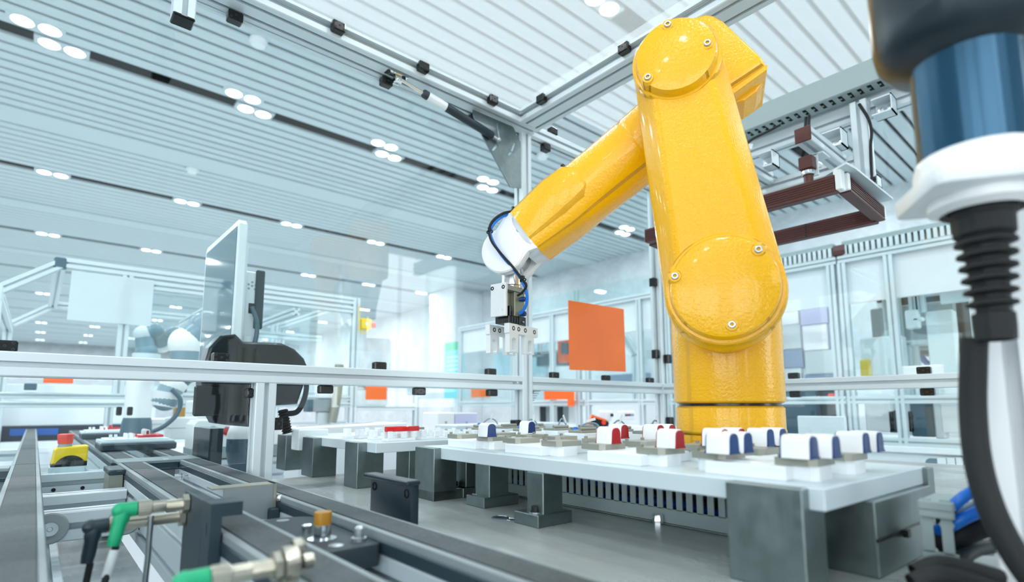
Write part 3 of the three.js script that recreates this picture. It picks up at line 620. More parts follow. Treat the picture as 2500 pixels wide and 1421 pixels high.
// hose and cable that run over the wrist
{
  const at = (px, py, dep) => ray(px, py).multiplyScalar(dep);
  const path = [[1290, 508, 1.17], [1262, 519, 1.155], [1230, 527, 1.14], [1206, 546, 1.13], [1197, 566, 1.13], [1203, 588, 1.13], [1222, 619, 1.128], [1248, 650, 1.128], [1270, 678, 1.128], [1283, 705, 1.128], [1287, 730, 1.13], [1281, 753, 1.135], [1268, 766, 1.142]].map((q) => at(...q));
  single('air_hose', tube(path, 0.0032, 10, 90), M.blue_tube, 'blue air hose looping over the silver robot wrist to the gripper', 'hose');
  const p2 = [[1292, 504, 1.17], [1262, 514, 1.15], [1228, 521, 1.135], [1201, 542, 1.126], [1194, 564, 1.124], [1201, 590, 1.12], [1226, 622, 1.12], [1254, 654, 1.12], [1275, 682, 1.12], [1285, 696, 1.12], [1277, 712, 1.13], [1264, 722, 1.14]].map((q) => at(...q));
  single('black_cable', tube(p2, 0.0026, 8, 80), M.black_soft, 'thin black cable tied alongside the blue hose at the robot wrist', 'cable');
  for (const [px, py, dep] of [[1196, 566, 1.126], [1277, 684, 1.122], [1254, 515, 1.148]]) { const c = at(px, py, dep); single('cable_tie', [new THREE.TorusGeometry(0.0062, 0.0014, 6, 14).rotateX(1.2).translate(c.x, c.y, c.z), box(c.x - 0.004, c.x + 0.003, c.y + 0.004, c.y + 0.009, c.z - 0.002, c.z + 0.002)], M.black, 'black cable tie round the blue hose', 'cable tie', { group: 'cable ties on the robot hose' }); }
}

// ---------------------------------------------------------------- base sheet, fixture tables and their nests
{
  const t = thing('machine_base', 'stainless base sheet on a closed machine frame under the robot', 'machine base', [1.1, FLOOR, -0.4]);
  part('base_sheet', box(0.335, 1.95, BASE_Y - 0.02, BASE_Y, -1.3, 0.55, 0.002), M.base_sheet, t, 'stained stainless base sheet');
  part('cabinet', box(0.40, 1.79, FLOOR, BASE_Y - 0.02, -1.19, 0.52, 0.004), M.white_paint, t);
  for (const [px, py, r] of [[1220, 1264, 0.013], [1246, 1269, 0.008]]) { const c = onY(px, py, BASE_Y); part('hole_ring', [turned(c, V(0, 1, 0), [[r, 0.0003], [r * 0.85, 0.0012], [r * 0.78, 0.0004]], 24)], M.chrome, t); part('hole', turned(c, V(0, 1, 0), [[0, 0.0005], [r * 0.8, 0.0005]], 20), M.charcoal, t); }
  const hx = onY(1606, 1282, BASE_Y); part('spacer_nut', turned(hx, V(0, 1, 0), [[0, 0.014], [0.006, 0.014], [0.007, 0.012], [0.007, 0]], 6), M.chrome, t);
}
const T1 = { o: V(0.527, BASE_Y, -0.83), turn: -0.036 };
const t1World = (x, y, z) => V(x, y, z).applyAxisAngle(V(0, 1, 0), T1.turn).add(T1.o);
mat('socket_black', 0x14181a, 0.45, 0.2);
{
  const t = thing('fixture_table', 'long fixture plate on ground steel legs in front of the robot', 'fixture table', [T1.o.x, T1.o.y, T1.o.z], { turn: T1.turn });
  part('top_plate', box(0.014, 0.300, 0.0705, 0.09, -0.045, 0.642, 0.001), M.plate_alu, t, 'pale anodised top plate');
  const leg = (x0, x1, z0, z1, top, foot) => {
    const m = part('leg', box(x0, x1, 0, top, z0, z1, 0.0012), M.steel, t, 'ground steel leg');
    if (foot) {
      part('foot', box(foot[0], foot[1], 0, 0.0165, foot[2], foot[3], 0.001), M.steel, m);
      for (const [bx, bz] of foot[4]) { part('foot_bolt', turned(V(bx, 0.0165, bz), V(0, 1, 0), [[0.0075, -0.001], [0.0075, 0.002], [0.006, 0.002], [0.0058, 0.009], [0.0048, 0.0095], [0.0026, 0.0095], [0.0024, 0.006], [0, 0.006]], 16), M.socket_black, m); part('bolt_washer', turned(V(bx, 0.0165, bz), V(0, 1, 0), [[0.0085, 0], [0.0085, 0.0014], [0.0055, 0.0014]], 16), M.bolt_steel, m); }
    }
  };
  leg(0, 0.047, -0.049, 0.018, 0.0895, [0.0, 0.080, -0.049, 0.018, [[0.064, -0.015]]]);
  leg(0, 0.044, 0.558, 0.629, 0.0895);
  leg(0.105, 0.284, 0.592, 0.649, 0.0705);
  leg(0.284, 0.304, 0.586, 0.648, 0.0895);
  leg(0.012, 0.049, 0.250, 0.284, 0.0705, [0.0, 0.064, 0.236, 0.287, [[0.012, 0.268]]]);
  leg(0.040, 0.080, 0.084, 0.124, 0.0705, [0.028, 0.10, 0.076, 0.126, [[0.045, 0.083]]]);
  leg(0.072, 0.112, -0.03, 0.01, 0.0705, [0.060, 0.125, -0.04, 0.02, []]);
  // black cable tie round the wide leg
  part('cable_tie', [box(0.103, 0.305, 0.0335, 0.0360, 0.649, 0.6505), box(0.300, 0.320, 0.034, 0.0365, 0.646, 0.6495), box(0.175, 0.185, 0.028, 0.0355, 0.6495, 0.654)], M.black, t, 'black cable tie round the leg');
}
// cross shaped nests, four to the plate
const nests = [];
{
  const build = (z, label) => {
    const o = t1World(0.037, 0.09, z), t = thing('fixture_nest', label, 'fixture', [o.x, o.y, o.z], { turn: T1.turn, group: 'cross shaped nests on the long fixture plate' });
    part('base_block', [box(0, 0.162, 0, 0.0132, -0.085, 0, 0.0007)], M.white_print, t);
    const q = (x0, x1, z0, z1, c) => plateGeo([[x0 + c, -z1], [x1 - c, -z1], [x1, -z1 + c], [x1, -z0 - c], [x1 - c, -z0], [x0 + c, -z0], [x0, -z0 - c], [x0, -z1 + c]], 0.0136, frame(V(0, 0, 0), V(1, 0, 0), V(0, 0, -1), V(0, 1, 0)));
    part('arm_block', q(0.018, 0.058, -0.108, 0.021, 0.006), M.white_print, t);
    part('arm_block', q(0.104, 0.144, -0.108, 0.021, 0.006), M.white_print, t);
    for (const [x, zz] of [[0.015, -0.110], [0.015, -0.017], [0.101, -0.110], [0.101, -0.017]]) {
      const m = part('nest_plate', [plateGeo([[x + 0.006, -zz - 0.038], [x + 0.046, -zz - 0.038], [x + 0.046, -zz], [x, -zz], [x, -zz - 0.032]], 0.0075, frame(V(0, 0.0136, 0), V(1, 0, 0), V(0, 0, -1), V(0, 1, 0)))], M.tan_steel, t, 'bare metal nest plate');
      parts('locating_pin', [[0.005, 0.004], [0.041, 0.004]].map(([a, b]) => box(x + a - 0.002, x + a + 0.002, 0.0211, 0.0245, zz + b - 0.002, zz + b + 0.002)), M.tan_steel, m);
    }
    part('nameplate', plateGeo([[0.05, 0.05], [0.082, 0.05], [0.086, 0.042], [0.082, 0.034], [0.05, 0.034], [0.046, 0.042]], 0.0008, frame(V(-0.03, 0.0132, 0), V(1, 0, 0), V(0, 0, -1), V(0, 1, 0))), M.white_plastic, t);
    part('inset_screw', turned(V(0.08, 0.0132, -0.02), V(0, 1, 0), [[0, 0.001], [0.003, 0.001], [0.003, 0]], 10), M.black, t);
    return t;
  };
  ['white cross shaped nest with single blue capped parts beside the far leg', 'empty white cross shaped nest between the blue and red capped parts', 'white cross shaped nest carrying the red capped parts', 'white cross shaped nest crowded with blue capped part pairs'].forEach((l, i) => nests.push(build([0.088, 0.2535, 0.4285, 0.599][i], l)));
}
// white caps with a coloured core
{
  const arch = (w, h) => { const s = new THREE.Shape(); s.moveTo(-w / 2 - 0.001, 0); s.lineTo(-w / 2, h - w * 0.55); s.quadraticCurveTo(-w / 2, h, 0, h); s.quadraticCurveTo(w / 2, h, w / 2, h - w * 0.55); s.lineTo(w / 2 + 0.001, 0); s.closePath(); return s; };
  const kinds = {};
  const cap = (color, label, x, z) => {
    const pos = [x, BASE_Y + 0.09 + 0.0211, z], turn = T1.turn;
    if (kinds[color]) return copyOf(kinds[color], pos, label, turn);
    const t = thing('capped_part', label, 'workpiece', pos, { turn, group: `white parts with a ${color} core standing in the nests` });
    part('shell', plateGeo(arch(0.0175, 0.0225), 0.0265, new THREE.Matrix4().makeTranslation(0, 0, -0.01325), 0.0007, [], 8), M.white_plastic, t, 'glossy white shell');
    part('core', [plateGeo(arch(0.0155, 0.0212), 0.0295, new THREE.Matrix4().makeTranslation(0, 0, -0.01475), 0, [], 8), box(-0.009, 0.009, 0, 0.002, -0.0155, 0.0155)], color === 'blue' ? M.blue_plastic : M.red_plastic, t, `${color} plastic core`);
    return (kinds[color] = t);
  };
  cap('blue', 'lone white and blue plastic part in the nest beside the far leg', 0.578, -0.731);
  cap('blue', 'white and blue plastic part in the rear pocket of the half empty nest', 0.722, -0.788);
  // pairs: the one on the conveyor side, the one on the robot side
  const pair = (color, where, x0, z0, x1, z1) => { cap(color, `white and ${color} plastic part, conveyor side of the pair ${where}`, x0, z0); cap(color, `white and ${color} plastic part, robot side of the pair ${where}`, x1, z1); };
  pair('blue', 'beside the red parts', 0.556, -0.300, 0.583, -0.298);
  pair('blue', 'above the corner leg', 0.560, -0.2235, 0.586, -0.213);
  pair('blue', 'by the robot base recess', 0.70, -0.326, 0.727, -0.322);
  pair('blue', 'over the wide leg', 0.678, -0.2145, 0.704, -0.209);
  cap('red', 'lone white and red plastic part on the conveyor side, next to the empty nest', 0.592, -0.483);
  cap('red', 'lone white and red plastic part on the conveyor side, next to the blue pairs', 0.587, -0.3835);
  cap('red', 'lone white and red plastic part in the pocket facing the robot', 0.702, -0.553);
  pair('red', 'between two looped grey cables', 0.731, -0.507, 0.757, -0.503);
  pair('red', 'straight before the robot base', 0.655, -0.362, 0.690, -0.358);
}
// second table, through the opening under the rail
{
  const o = V(0.489, BASE_Y, -1.5), t = thing('fixture_table', 'fixture plate on three ground steel legs reaching under the enclosure rail', 'fixture table', [o.x, o.y, o.z]);
  const P = BASE_Y;
  part('top_plate', box(0.512, 0.79, P + 0.0705, P + 0.09, -1.46, -0.998, 0.001), M.plate_alu, t, 'pale anodised top plate');
  for (const [z0, z1] of [[-1.096, -1.036], [-1.335, -1.268], [-1.515, -1.449]]) part('leg', box(0.492, 0.55, P, P + 0.0895, z0, z1, 0.0012), M.steel, t, 'ground steel leg');
  part('leg', box(0.60, 0.645, P, P + 0.0705, -1.075, -1.02, 0.001), M.steel, t, 'ground steel leg');
  part('stop_block', box(0.495, 0.57, P + 0.055, P + 0.105, -1.42, -1.37, 0.002), M.white_print, t, 'white stop block');
  const holder = (x, z, label) => {
    const h = thing('part_holder', label, 'holder', [x, P + 0.09, z], { group: 'white pronged holders on the plate under the rail' });
    part('base', box(x - 0.003, x + 0.064, P + 0.09, P + 0.0955, z - 0.013, z + 0.013, 0.0006), M.white_print, h);
    for (const [a, b, w, hh] of [[0, -0.010, 0.009, 0.020], [0, 0.010, 0.009, 0.020], [0.03, 0.011, 0.012, 0.018], [0.056, -0.01, 0.008, 0.02], [0.056, 0.010, 0.008, 0.016], [0.03, -0.011, 0.012, 0.014]]) part('prong', box(x + a, x + a + w, P + 0.0955, P + 0.09 + hh, z + b - 0.003, z + b + 0.003, 0.0005), M.white_print, h);
    return h;
  };
  for (let i = 0; i < 4; i++) for (let j = 0; j < 3; j++) { const x = 0.558 + j * 0.082, z = -1.045 - i * 0.066; holder(x, z, i === 0 && j === 0 ? 'white pronged holder gripping the clear red stick' : 'small white pronged holder on the plate under the rail'); }
  const rs = thing('red_stick', 'clear red plastic stick lying in the white pronged holder', 'workpiece', [0.6, P + 0.109, -1.043]);
  part('stick', put(plateGeo(roundRect(0.011, 0.011, 0.003), 0.078, null, 0.001), frame(V(0.556, P + 0.1145, -1.043), V(0, 0, -1), V(0, 1, 0), V(1, 0, 0))), M.red_clear, rs);
  part('tip', box(0.634, 0.648, P + 0.112, P + 0.117, -1.046, -1.040), M.tan_steel, rs, 'bare metal tip');
}
// third table behind the duct with valve units and looped cables
{
  const P = BASE_Y, t = thing('fixture_table', 'fixture plate with valve units between the slotted duct and back wall', 'fixture table', [0.95, P, -0.9]);
  part('top_plate', box(0.80, 1.07, P + 0.0705, P + 0.09, -1.16, -0.64, 0.001), M.plate_alu, t);
  for (const [x, z] of [[0.815, -1.14], [0.815, -0.70], [1.02, -1.14], [1.02, -0.70]]) part('leg', box(x, x + 0.04, P, P + 0.0705, z, z + 0.04, 0.001), M.steel, t);
  const nestGeo = (x, z) => {
    const n = thing('rear_nest', 'bare metal topped nest block among the valve units', 'fixture', [x, P + 0.09, z], { group: 'metal topped nest blocks behind the duct' });
    part('block', box(x - 0.03, x + 0.03, P + 0.09, P + 0.104, z - 0.03, z + 0.03, 0.001), M.white_print, n);
    part('top', box(x - 0.028, x + 0.028, P + 0.104, P + 0.110, z - 0.02, z + 0.02, 0.0008), M.tan_steel, n);
    part('clamp_roll', put(new THREE.CylinderGeometry(0.004, 0.004, 0.05, 10), frame(V(x, P + 0.113, z + 0.012), V(0, 1, 0), V(1, 0, 0), V(0, 0, -1))), M.tan_steel, n);
  };
  for (const [x, z] of [[0.86, -1.12], [0.95, -1.12], [1.03, -1.1], [0.88, -0.96], [0.97, -0.95], [1.04, -0.93], [0.92, -0.82], [1.02, -0.80], [0.99, -0.70]]) nestGeo(x, z);
  const unit = (px, py, s, label) => {
    const b = onY(px, py, P + 0.09), u = thing('valve_unit', label, 'valve unit', [b.x, b.y, b.z], { turn: -0.3 + s, group: 'white valve units with looped grey cables' });
    part('block', [box(-0.024, 0.024, 0, 0.019, -0.008, 0.008, 0.0015)], M.white_plastic, u);
    parts('port', [-0.013, 0.013].map((x) => turned(V(x, 0.011, 0.008), V(0, 0, 1), [[0.0052, 0], [0.0052, 0.002], [0.0034, 0.0022], [0.0032, 0.0005], [0, 0.0005]], 14)), M.grey_plastic, u);
    part('screw', turned(V(0, 0.011, 0.008), V(0, 0, 1), [[0, 0.001], [0.0022, 0.001], [0.0022, 0]], 8), M.black, u);
    part('knob', [turned(V(-0.034, 0.0, 0), V(0, 1, 0), [[0.006, 0], [0.0065, 0.006], [0.006, 0.008], [0.0065, 0.010], [0.0065, 0.02], [0.004, 0.024], [0, 0.0245]], 16)], M.blue_tube, u, 'blue adjusting knob');
    part('looped_cable', tube([V(-0.024, 0.012, 0.0), V(-0.018, 0.027, 0.002), V(0.0, 0.036 + s * 0.01, 0.0), V(0.018, 0.030, -0.002), V(0.026, 0.014, 0), V(0.028, 0.0, -0.004)], 0.0021, 7, 40), M.grey_cable, u, 'grey looped cable');
    part('cable_flag', put(box(-0.003, 0.003, -0.011, 0.011, -0.0008, 0.0008), new THREE.Matrix4().makeRotationZ(-0.6 + s * 2.4).setPosition(0.006 + 0.01 * s, 0.040, 0.001)), M.white_print, u, 'white cable flag');
  };
  const L = 'white valve unit with blue knob and looped grey cable';
  unit(1196, 1052, 0.0, L); unit(1296, 1060, 0.2, L); unit(1372, 1062, 0.5, L); unit(1440, 1068, -0.3, L); unit(1510, 1064, 0.1, L); unit(1600, 1068, 0.3, L);
}
// slotted duct on the base sheet, its cables behind the fingers
{
  const P = BASE_Y, X = 0.665, Z0 = -0.93, Z1 = -0.128, GAP = [-0.258, -0.156], t = thing('slotted_duct', 'grey slotted cable duct standing on the base sheet under the table', 'cable duct', [X, P, -0.4]);
  for (const [a, b] of [[Z0, GAP[0]], [GAP[1], Z1]]) {
    part('wall_strip', box(X, X + 0.002, P + 0.002, P + 0.022, a, b), M.duct_grey, t);
    part('floor_strip', box(X, X + 0.06, P + 0.001, P + 0.003, a, b), M.duct_grey, t);
    part('back_strip', box(X + 0.058, X + 0.06, P + 0.002, P + 0.066, a, b), M.charcoal, t);
  }
  const pitch = 0.0152;
  for (let i = 0; Z0 + i * pitch < Z1 - 0.01; i++) {
    const zw = Z0 + i * pitch; if (zw > GAP[0] - 0.01 && zw < GAP[1]) continue;
    const z = -zw, w = 0.0088, r = i % 7 === 5 ? 0.4 : 1;
    const s = shapeOf([[z, 0], [z, 0.024], [z + 0.0016, 0.027], [z, 0.03], [z, 0.05], [z - w, 0.05], [z - w, 0.03], [z - w - 0.0016, 0.027], [z - w, 0.024], [z - w, 0]].map(([a, b]) => [a, b]));
    part('duct_finger', plateGeo(s, 0.002, frame(V(X, P + 0.021, 0), V(0, 0, -1), V(0, 1, 0), V(1, 0, 0))), M.duct_grey, t);
  }
  part('lid', [box(0.660, 0.730, -0.099, -0.0905, GAP[1], Z1, 0.001)], M.duct_grey, t, 'grey duct lid piece');
  part('lid_lip', box(0.6605, 0.6645, -0.106, -0.099, GAP[1], Z1, 0.0008), M.duct_grey, t);
  mat('green_dark', 0x0f6a3a, 0.45); mat('blue_dark', 0x0d3aa0, 0.4);
  const run = (y, x, r, m, label, k) => single('duct_cable', tube(Array.from({ length: 9 }, (_, i) => V(x + 0.006 * Math.sin(i * 2.1 + k), P + y + 0.005 * Math.sin(i * 1.3 + k * 2), Z0 + 0.02 + i * (GAP[0] - Z0 - 0.04) / 8)), r, 7, 60), m, label, 'cable');
  run(0.020, X + 0.022, 0.0062, M.blue_dark, 'blue hose lying behind the duct fingers', 0.3);
  run(0.034, X + 0.028, 0.005, M.black_soft, 'black cable lying behind the duct fingers', 1.7);
  run(0.045, X + 0.020, 0.0045, M.blue_dark, 'upper blue hose behind the duct fingers', 2.6);
  run(0.012, X + 0.038, 0.006, M.black_soft, 'lower black cable on the duct floor', 4.1);
  for (const z of [-0.62, -0.58, -0.40, -0.375, -0.345, -0.30]) single('cable_plug', turned(V(X + 0.012, P + 0.012, z), V(0.1, 0, 1), [[0, 0], [0.0055, 0], [0.006, 0.012], [0.004, 0.018], [0, 0.018]], 12), M.green_dark, 'green cable plug behind the duct fingers', 'plug', { group: 'green plugs inside the slotted duct' });
}
// black stop plate between the conveyor and the table legs
{
  const X = 0.372, a = onX(905, 1180, X), b = onX(1003, 1195, X), y = -0.0985;
  const t = thing('guard_plate', 'black anodised stop plate with a lipped top and two bolt holes', 'guard plate', [X, BASE_Y, (a.z + b.z) / 2]);
  const s = shapeOf([[-b.z - 0.0, BASE_Y], [-a.z, BASE_Y], [-a.z, y], [-b.z, y]]);
  part('plate', plateGeo(s, 0.012, frame(V(X, 0, 0), V(0, 0, -1), V(0, 1, 0), V(1, 0, 0)), 0.0008), M.anthracite, t);
  part('lip', box(X - 0.008, X + 0.012, y - 0.001, y + 0.005, a.z - 0.008, b.z + 0.004, 0.0015), M.anthracite, t);
  parts('bolt_hole', [a.z + 0.012, b.z - 0.010].map((z) => turned(V(X - 0.0003, y - 0.012, z), V(-1, 0, 0), [[0.0058, 0], [0.0058, 0.0008], [0.0045, 0.0009], [0.0043, 0]], 16)), M.black, t);
}

// ---------------------------------------------------------------- belt conveyors
const BELT = -0.125;
mat('belt_edge', 0x8d989b, 0.5, 0.2); mat('side_dark', 0x2b3d47, 0.45, 0.15); mat('print_grey', 0xb7c1c5, 0.5);
function conveyorBeam(t, x0, x1, z0, z1) {
  const w = x1 - x0, e = w * 0.16;
  part('belt', box(x0 + e, x1 - e, BELT - 0.003, BELT, z0, z1), M.belt, t, 'dark grey fabric belt');
  part('belt_guide', box(x0 + 0.001, x0 + e, BELT - 0.010, BELT - 0.001, z0, z1, 0.001), M.belt_edge, t);
  part('belt_guide', box(x1 - e, x1 - 0.001, BELT - 0.010, BELT - 0.001, z0, z1, 0.001), M.belt_edge, t);
  part('side_strip', box(x0 - 0.001, x1 + 0.001, BELT - 0.022, BELT - 0.009, z0, z1, 0.001), M.side_dark, t, 'dark plastic side strip');
  part('profile', prof('z', z0, z1, x0, x1, BELT - 0.112, BELT - 0.022, 0.045), M.alu, t);
}
{
  const t = thing('belt_conveyor', 'twin belt pallet conveyor running past the robot under the rail', 'conveyor', [0.235, FLOOR, -1.6]);
  for (const [z0, z1] of [[-1.548, 0.1], [-3.9, -1.662]]) { conveyorBeam(t, 0.152, 0.206, z0, z1); conveyorBeam(t, 0.276, 0.324, z0, z1); }
  part('transfer_plate', box(0.154, 0.322, BELT - 0.006, BELT + 0.0005, -1.66, -1.55, 0.001), M.belt_edge, t, 'flat grey transfer plate');
  part('transfer_block', box(0.206, 0.276, BELT - 0.024, BELT - 0.006, -1.65, -1.553, 0.002), M.side_dark, t);
  part('type_label', box(0.245, 0.256, BELT + 0.0005, BELT + 0.001, -1.578, -1.57), M.white_print, t);
  part('drive_panel', box(0.208, 0.275, BELT - 0.11, BELT - 0.026, -1.60, -1.59), M.belt_edge, t);
  part('stand', prof('y', FLOOR, BELT - 0.112, 0.205, 0.25, -0.9, -0.855, 0.045), M.alu, t);
  part('stand', prof('y', FLOOR, BELT - 0.112, 0.205, 0.25, -2.4, -2.355, 0.045), M.alu, t);
  part('cross_tie', prof('x', 0.206, 0.276, -1.0, -0.96, BELT - 0.1, BELT - 0.06), M.alu, t);
  const c = V(0.262, BELT - 0.030, -1.44);
  part('bolt', [rod(c, V(0.276, c.y, c.z), 0.003, 0.003, 10), rod(V(0.248, c.y, c.z), c, 0.0065, 0.0065, 14), turned(V(0.262, c.y, c.z), V(1, 0, 0), [[0.009, 0], [0.009, 0.002], [0, 0.002]], 14)], M.chrome, t);
  part('roller_pin', rod(V(0.222, BELT - 0.075, -1.5), V(0.222, BELT - 0.024, -1.5), 0.004), M.bolt_steel, t);
  // tall sensor housing screwed to the beam's outer face
  part('gate_housing', box(0.126, 0.15, BELT - 0.13, BELT - 0.012, -1.50, -1.40, 0.001), M.tan_steel, t, 'bare metal gate housing');
  part('gate_cap', box(0.124, 0.152, BELT - 0.012, BELT - 0.002, -1.505, -1.395, 0.001), M.side_dark, t);
  parts('gate_slot', [[-1.47, 0.03], [-1.435, 0.05]].map(([z, y]) => box(0.1252, 0.1262, BELT - y - 0.03, BELT - y - 0.028, z - 0.01, z + 0.01)), M.white_print, t);
}
{
  const t = thing('belt_conveyor', 'narrow belt conveyor with worn grey belts beside the stop button', 'conveyor', [-0.09, FLOOR, -1.6]);
  for (const [z0, z1] of [[-1.648, 0.05], [-4.4, -1.656]]) { conveyorBeam(t, -0.030, 0.019, z0, z1); conveyorBeam(t, -0.212, -0.163, z0, z1); }
  part('transfer_plate', box(-0.165, -0.03, BELT - 0.008, BELT - 0.001, -1.655, -1.58, 0.001), M.belt_edge, t, 'flat grey transfer plate');
  part('transfer_block', box(-0.163, -0.03, BELT - 0.03, BELT - 0.008, -1.64, -1.585), M.side_dark, t);
  part('drive_panel', box(-0.16, -0.035, BELT - 0.13, BELT - 0.03, -1.625, -1.60), M.belt_edge, t);
  for (const z of [-1.52, -1.28]) part('bolt', [rod(V(-0.052, BELT - 0.055, z), V(-0.03, BELT - 0.055, z), 0.004, 0.004, 10), rod(V(-0.066, BELT - 0.055, z), V(-0.052, BELT - 0.055, z), 0.008, 0.008, 14)], M.chrome, t);
  part('cross_tie', prof('x', -0.163, -0.03, -2.1, -2.06, BELT - 0.075, BELT - 0.035), M.alu, t);
  part('cross_tie', prof('x', -0.163, -0.03, -2.65, -2.61, BELT - 0.06, BELT - 0.02), M.alu, t);
  for (const z of [-0.7, -2.9]) part('stand', prof('y', FLOOR, BELT - 0.112, -0.12, -0.075, z, z + 0.045, 0.045), M.alu, t);
}
// profiles and sheet that tie the two conveyors together
{
  const t = thing('tie_frame', 'aluminium profiles joining the two conveyors over a bent sheet tray', 'frame', [0.09, -0.45, -1.2]);
  const X0 = 0.021, X1 = 0.150;
  part('tie_bar', prof('x', X0, X1, -1.192, -1.148, -0.212, -0.166, 0.045), M.alu, t);
  part('tie_bar', prof('x', X0, X1, -1.372, -1.328, -0.205, -0.160, 0.045), M.alu, t);
  part('tie_bar', prof('x', X0, X1, -1.62, -1.575, -0.188, -0.143, 0.045), M.alu, t);
  part('flat_tray', box(X0, X1, -0.19, -0.186, -1.56, -1.39), M.belt_edge, t);
  part('tray_clip', box(0.024, 0.042, -0.186, -0.176, -1.46, -1.42, 0.002), M.white_paint, t);
  for (const x of [X0 + 0.012, X1 - 0.02]) { part('joint_plate', turned(V(x, -0.189, -1.148), V(0, 0, 1), [[0, 0.005], [0.022, 0.005], [0.024, 0.003], [0.024, 0]], 28), M.grey_plastic, t, 'round grey joint cover'); part('joint_bolt', turned(V(x, -0.189, -1.143), V(0, 0, 1), [[0, 0.002], [0.003, 0.002], [0.004, 0.0035], [0.0105, 0.0035], [0.0115, 0]], 20), M.chrome, t); }
  part('sheet_tray', [box(0.045, 0.150, -0.262, -0.260, -1.5, -0.15), put(box(0, 0.002, -0.14, 0, 0, 1.35), new THREE.Matrix4().makeRotationZ(-0.25).setPosition(0.045, -0.260, -1.5))], M.base_sheet, t, 'bent stainless sheet tray');
  part('side_tube', prof('z', -2.4, -0.2, 0.02, 0.05, -0.27, -0.24, 0.03), M.alu, t);
  parts('socket_screw', [0.045, 0.095].map((x) => turned(V(x, -0.178, -1.575), V(0, 0, 1), [[0, 0.0015], [0.004, 0.0015], [0.004, 0]], 10)), M.black, t);
}
// emergency stop
{
  const z = -1.6, P = [onZ(121, 1141, z), onZ(213, 1136, z)], x0 = P[0].x, x1 = P[1].x, y0 = -0.1315, y1 = -0.0865;
  const t = thing('emergency_stop', 'red mushroom emergency stop on a yellow and black box', 'stop button', [(x0 + x1) / 2, y0, z - 0.03]);
  part('bracket', [box(x0 - 0.002, x1 + 0.002, y0 - 0.003, y0, z - 0.065, z + 0.006, 0.0006), box(x0 - 0.002, x1 - 0.004, y0 - 0.022, y0, z + 0.004, z + 0.008, 0.0006)], M.plate_alu, t);
  const yb = y1 - 0.004;
  const body = plateGeo([[x0 + 0.001, y0 + 0.006], [x1 - 0.001, y0 + 0.010], [x1 - 0.001, y1 - 0.001], [x1 - 0.006, y1], [x0 + 0.010, y1 - 0.003], [x0 + 0.005, y1 - 0.008]], 0.06, new THREE.Matrix4().makeTranslation(0, 0, z - 0.06), 0.003);
  part('box_cover', body, M.estop_yellow, t, 'yellow box cover');
  const s = new THREE.Shape(), xm = (x0 + x1) / 2 + 0.002; s.moveTo(x0 + 0.001, y0); s.lineTo(x1 - 0.001, y0); s.lineTo(x1 - 0.001, y0 + 0.0105); s.lineTo(x1 - 0.007, y0 + 0.0105); s.absarc(xm, y0 - 0.004, 0.0285, 0.52, Math.PI - 0.42, false); s.lineTo(x0 + 0.001, y0 + 0.0065); s.closePath();
  part('box_base', plateGeo(s, 0.062, new THREE.Matrix4().makeTranslation(0, 0, z - 0.0605), 0.0008, [], 20), M.black, t, 'black box base');
  part('base_ring', turned(V(xm + 0.002, y0 + 0.009, z + 0.0013), V(0, 0, 1), [[0.0078, 0], [0.0078, 0.0006], [0.007, 0.0006], [0.0068, 0]], 24), M.charcoal, t);
  const b = V((onZ(138, 1060, z - 0.03).x + onZ(181, 1060, z - 0.03).x) / 2 + 0.001, y1 - 0.003, z - 0.03);
  part('collar', turned(b, V(0, 1, 0), [[0.0135, 0], [0.0125, 0.005], [0.0115, 0.0085]], 24), M.grey_plastic, t);
  part('button', turned(V(b.x, b.y + 0.0075, b.z), V(0, 1, 0), [[0, 0], [0.0132, 0], [0.0148, 0.012], [0.0155, 0.0185], [0.015, 0.0212], [0.0105, 0.0225], [0, 0.0228]], 32), M.estop_red, t, 'red mushroom button');
}
